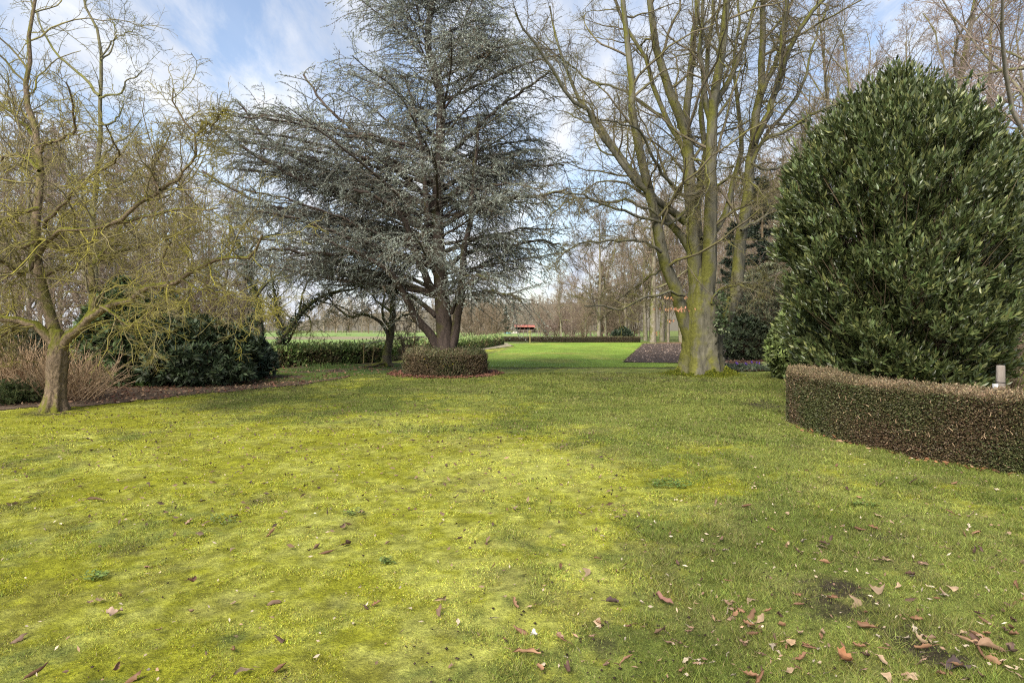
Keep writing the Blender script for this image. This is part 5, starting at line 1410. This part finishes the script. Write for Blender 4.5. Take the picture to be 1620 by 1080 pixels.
fx = [(575, 566, 543), (588, 566, 547), (655, 560, 531), (672, 560, 540)]
p0 = spot(575, 24.6)
t = thing('rail_fence', 'short rail fence of mossy stakes and one pale rail before the laurel hedge', 'fence', p0)
tops = []
for px, pb, ptp in fx:
    Y = 24.6 if px < 600 else 27.6
    X, Yy, Z = spot(px, Y); zt = EYE - (ptp - HY) / F * Y
    v, q, tt = round_post(X, Yy, Z - .05, zt, .027, 10, None, .02 if px != 588 else .10); mesh('stake', v, q, tt, M_stake, None, t); tops.append((X, Yy, zt))
pr = limb([(tops[0][0] - .1, tops[0][1] - .06, tops[0][2] - .03), (tops[2][0] - .05, tops[2][1] - .06, tops[2][2] - .05), (tops[2][0] + 1.2, tops[2][1] + 1.4, tops[2][2] - .02)], .018, .018, 8, .006)
v, q = tubes(*pr, 8); mesh('rail', v, q, None, M_post, None, t)
x, y, z = spot(838.5, 58.5)
t = thing('tree_stake', 'thin pale stake with a short cross piece before the far hedge', 'stake', (x, y, z))
v, q, tt = round_post(x, y, z - .05, z + 1.28, .055, 8); mesh('stake', v, q, tt, M_stake, None, t)
v, q = box((x, y - .06, z + 1.12), (.34, .05, .10)); mesh('cross_piece', v, q, None, M_stake, None, t, False)

# red roofed shed far across the field
def shed():
    Y = 190; x, y = (830 - CX) / F * Y, Y; z = EYE - (527.5 - HY) / F * Y
    t = thing('shed', 'low open fronted wooden shed with a red sheet roof far across the field', 'shed', (x, y, z))
    W_, D, Hh = 5.6, 4.0, 2.0
    m_wall = bark('shed_boards', (0.05, 0.036, 0.028), (0.11, 0.08, 0.06), None, 0, 3, .1, 0)
    m_roof = bark('red_roof', (0.30, 0.105, 0.075), (0.40, 0.15, 0.11), None, 0, 2, .2, 0)
    G = Geo()
    for c, s in (((x, y + D / 2, z + Hh / 2), (W_, .12, Hh)), ((x - W_ / 2 + .06, y, z + Hh / 2), (.12, D - .14, Hh)), ((x + W_ / 2 - .06, y, z + Hh / 2), (.12, D - .14, Hh)), ((x, y - D / 2, z + .62), (W_, .1, 1.24))):
        v, q = box(c, s); G.add(v, q)
    G.build('wall', m_wall, t, False)
    for k in range(5):
        v, q = box((x - W_ / 2 + .06 + k * (W_ - .12) / 4, y - D / 2 - .12, z + Hh / 2 - .1), (.14, .14, Hh - .2)); mesh('post', v, q, None, m_wall, None, t, False)
    # corrugated roof, falling to the front
    n = 60; xs = np.linspace(-W_ / 2 - .3, W_ / 2 + .3, n); ws = .03 * np.sin(np.arange(n) * 1.6)
    v = []; 
    for (dy, dz) in ((-D / 2 - .5, Hh - .05), (D / 2 + .3, Hh + .6)):
        for th in (0, .08): v += [(x + a, y + dy, z + dz + b + th) for a, b in zip(xs, ws)]
    i = np.arange(n - 1); q = np.concatenate([np.stack([i + n, i + n + 1, i + 3 * n + 1, i + 3 * n], 1), np.stack([i, i + 2 * n, i + 2 * n + 1, i + 1], 1), np.stack([i, i + 1, i + n + 1, i + n], 1), np.stack([i + 2 * n, i + 3 * n, i + 3 * n + 1, i + 2 * n + 1], 1)])
    mesh('roof', v, q, None, m_roof, None, t)
    v, q = box((x + W_ / 2 + 1.0, y, z + .75), (1.9, 2.4, 1.5)); G = Geo().add(v, q); mesh('lean_to', *G.arrays()[:2], None, M_dark_bark, None, t, False)
    x2, y2 = (815 - CX) / F * 165, 165; z2 = EYE - (530 - HY) / F * 165
    r = np.random.default_rng(2); th, ph = np.meshgrid(np.linspace(0, 2 * math.pi, 21), np.linspace(0, 1.57, 8)); rr = 1 + .15 * r.normal(0, 1, th.shape); rr[:, -1] = rr[:, 0]
    v = np.stack([x2 + 1.15 * rr * np.cos(th) * np.cos(ph), y2 + 1.1 * rr * np.sin(th) * np.cos(ph), z2 + .85 * rr * np.sin(ph)], -1).reshape(-1, 3)
    i = (np.arange(7)[:, None] * 21 + np.arange(20)[None]).ravel()
    tag(mesh('straw_heap', v, np.stack([i, i + 1, i + 22, i + 21], 1), None, M_soil, np.broadcast_to(np.array([.36, .33, .27]), v.shape)), 'pale grey heap left of the red roofed shed', 'heap')
    xc, yc = (803 - CX) / F * 160, 160; zc = EYE - (528.5 - HY) / F * 160
    v, q = box((xc, yc, zc + .25), (1.9, 1.2, .5)); v[4:] = (v[4:] - v[4:].mean(0)) * [.75, .7, 1] + v[4:].mean(0)
    tag(mesh('tarpaulin', v, q, None, M_leaf, np.broadcast_to(np.array([.10, .22, .24]), v.shape), None, False), 'blue green covered pile left of the pale heap', 'pile')
    xf, yf = (870 - CX) / F * 110, 110; zf = float(gz(xf, yf))
    t = thing('wire_fence', 'low thin post and wire fence in the field between shed and far hedge', 'fence', (xf, yf, zf))
    xs = np.linspace((828 - CX) / F * 110, (915 - CX) / F * 110, 14)
    for k, xx in enumerate(xs):
        v, q, tt = round_post(xx, yf, float(gz(xx, yf)) - .1, float(gz(xx, yf)) + 1.15, .06, 6); mesh('post', v, q, tt, M_post, None, t)
    for h in (.45, .8, 1.08):
        P = np.stack([xs, np.full(14, yf - .07), gz(xs, np.full(14, yf)) + h], 1)[None]; v, q = tubes(P, np.full((1, 14), .018), 4); mesh('wire', v, q, None, M_post, None, t)
shed()
for o in list(S.objects):
    if 'fresh' in o: del o['fresh']
print('faces', sum(len(o.data.polygons) for o in S.objects if o.type == 'MESH'), 'unique', sum(len(m.polygons) for m in bpy.data.meshes), 'objects', len(S.objects))
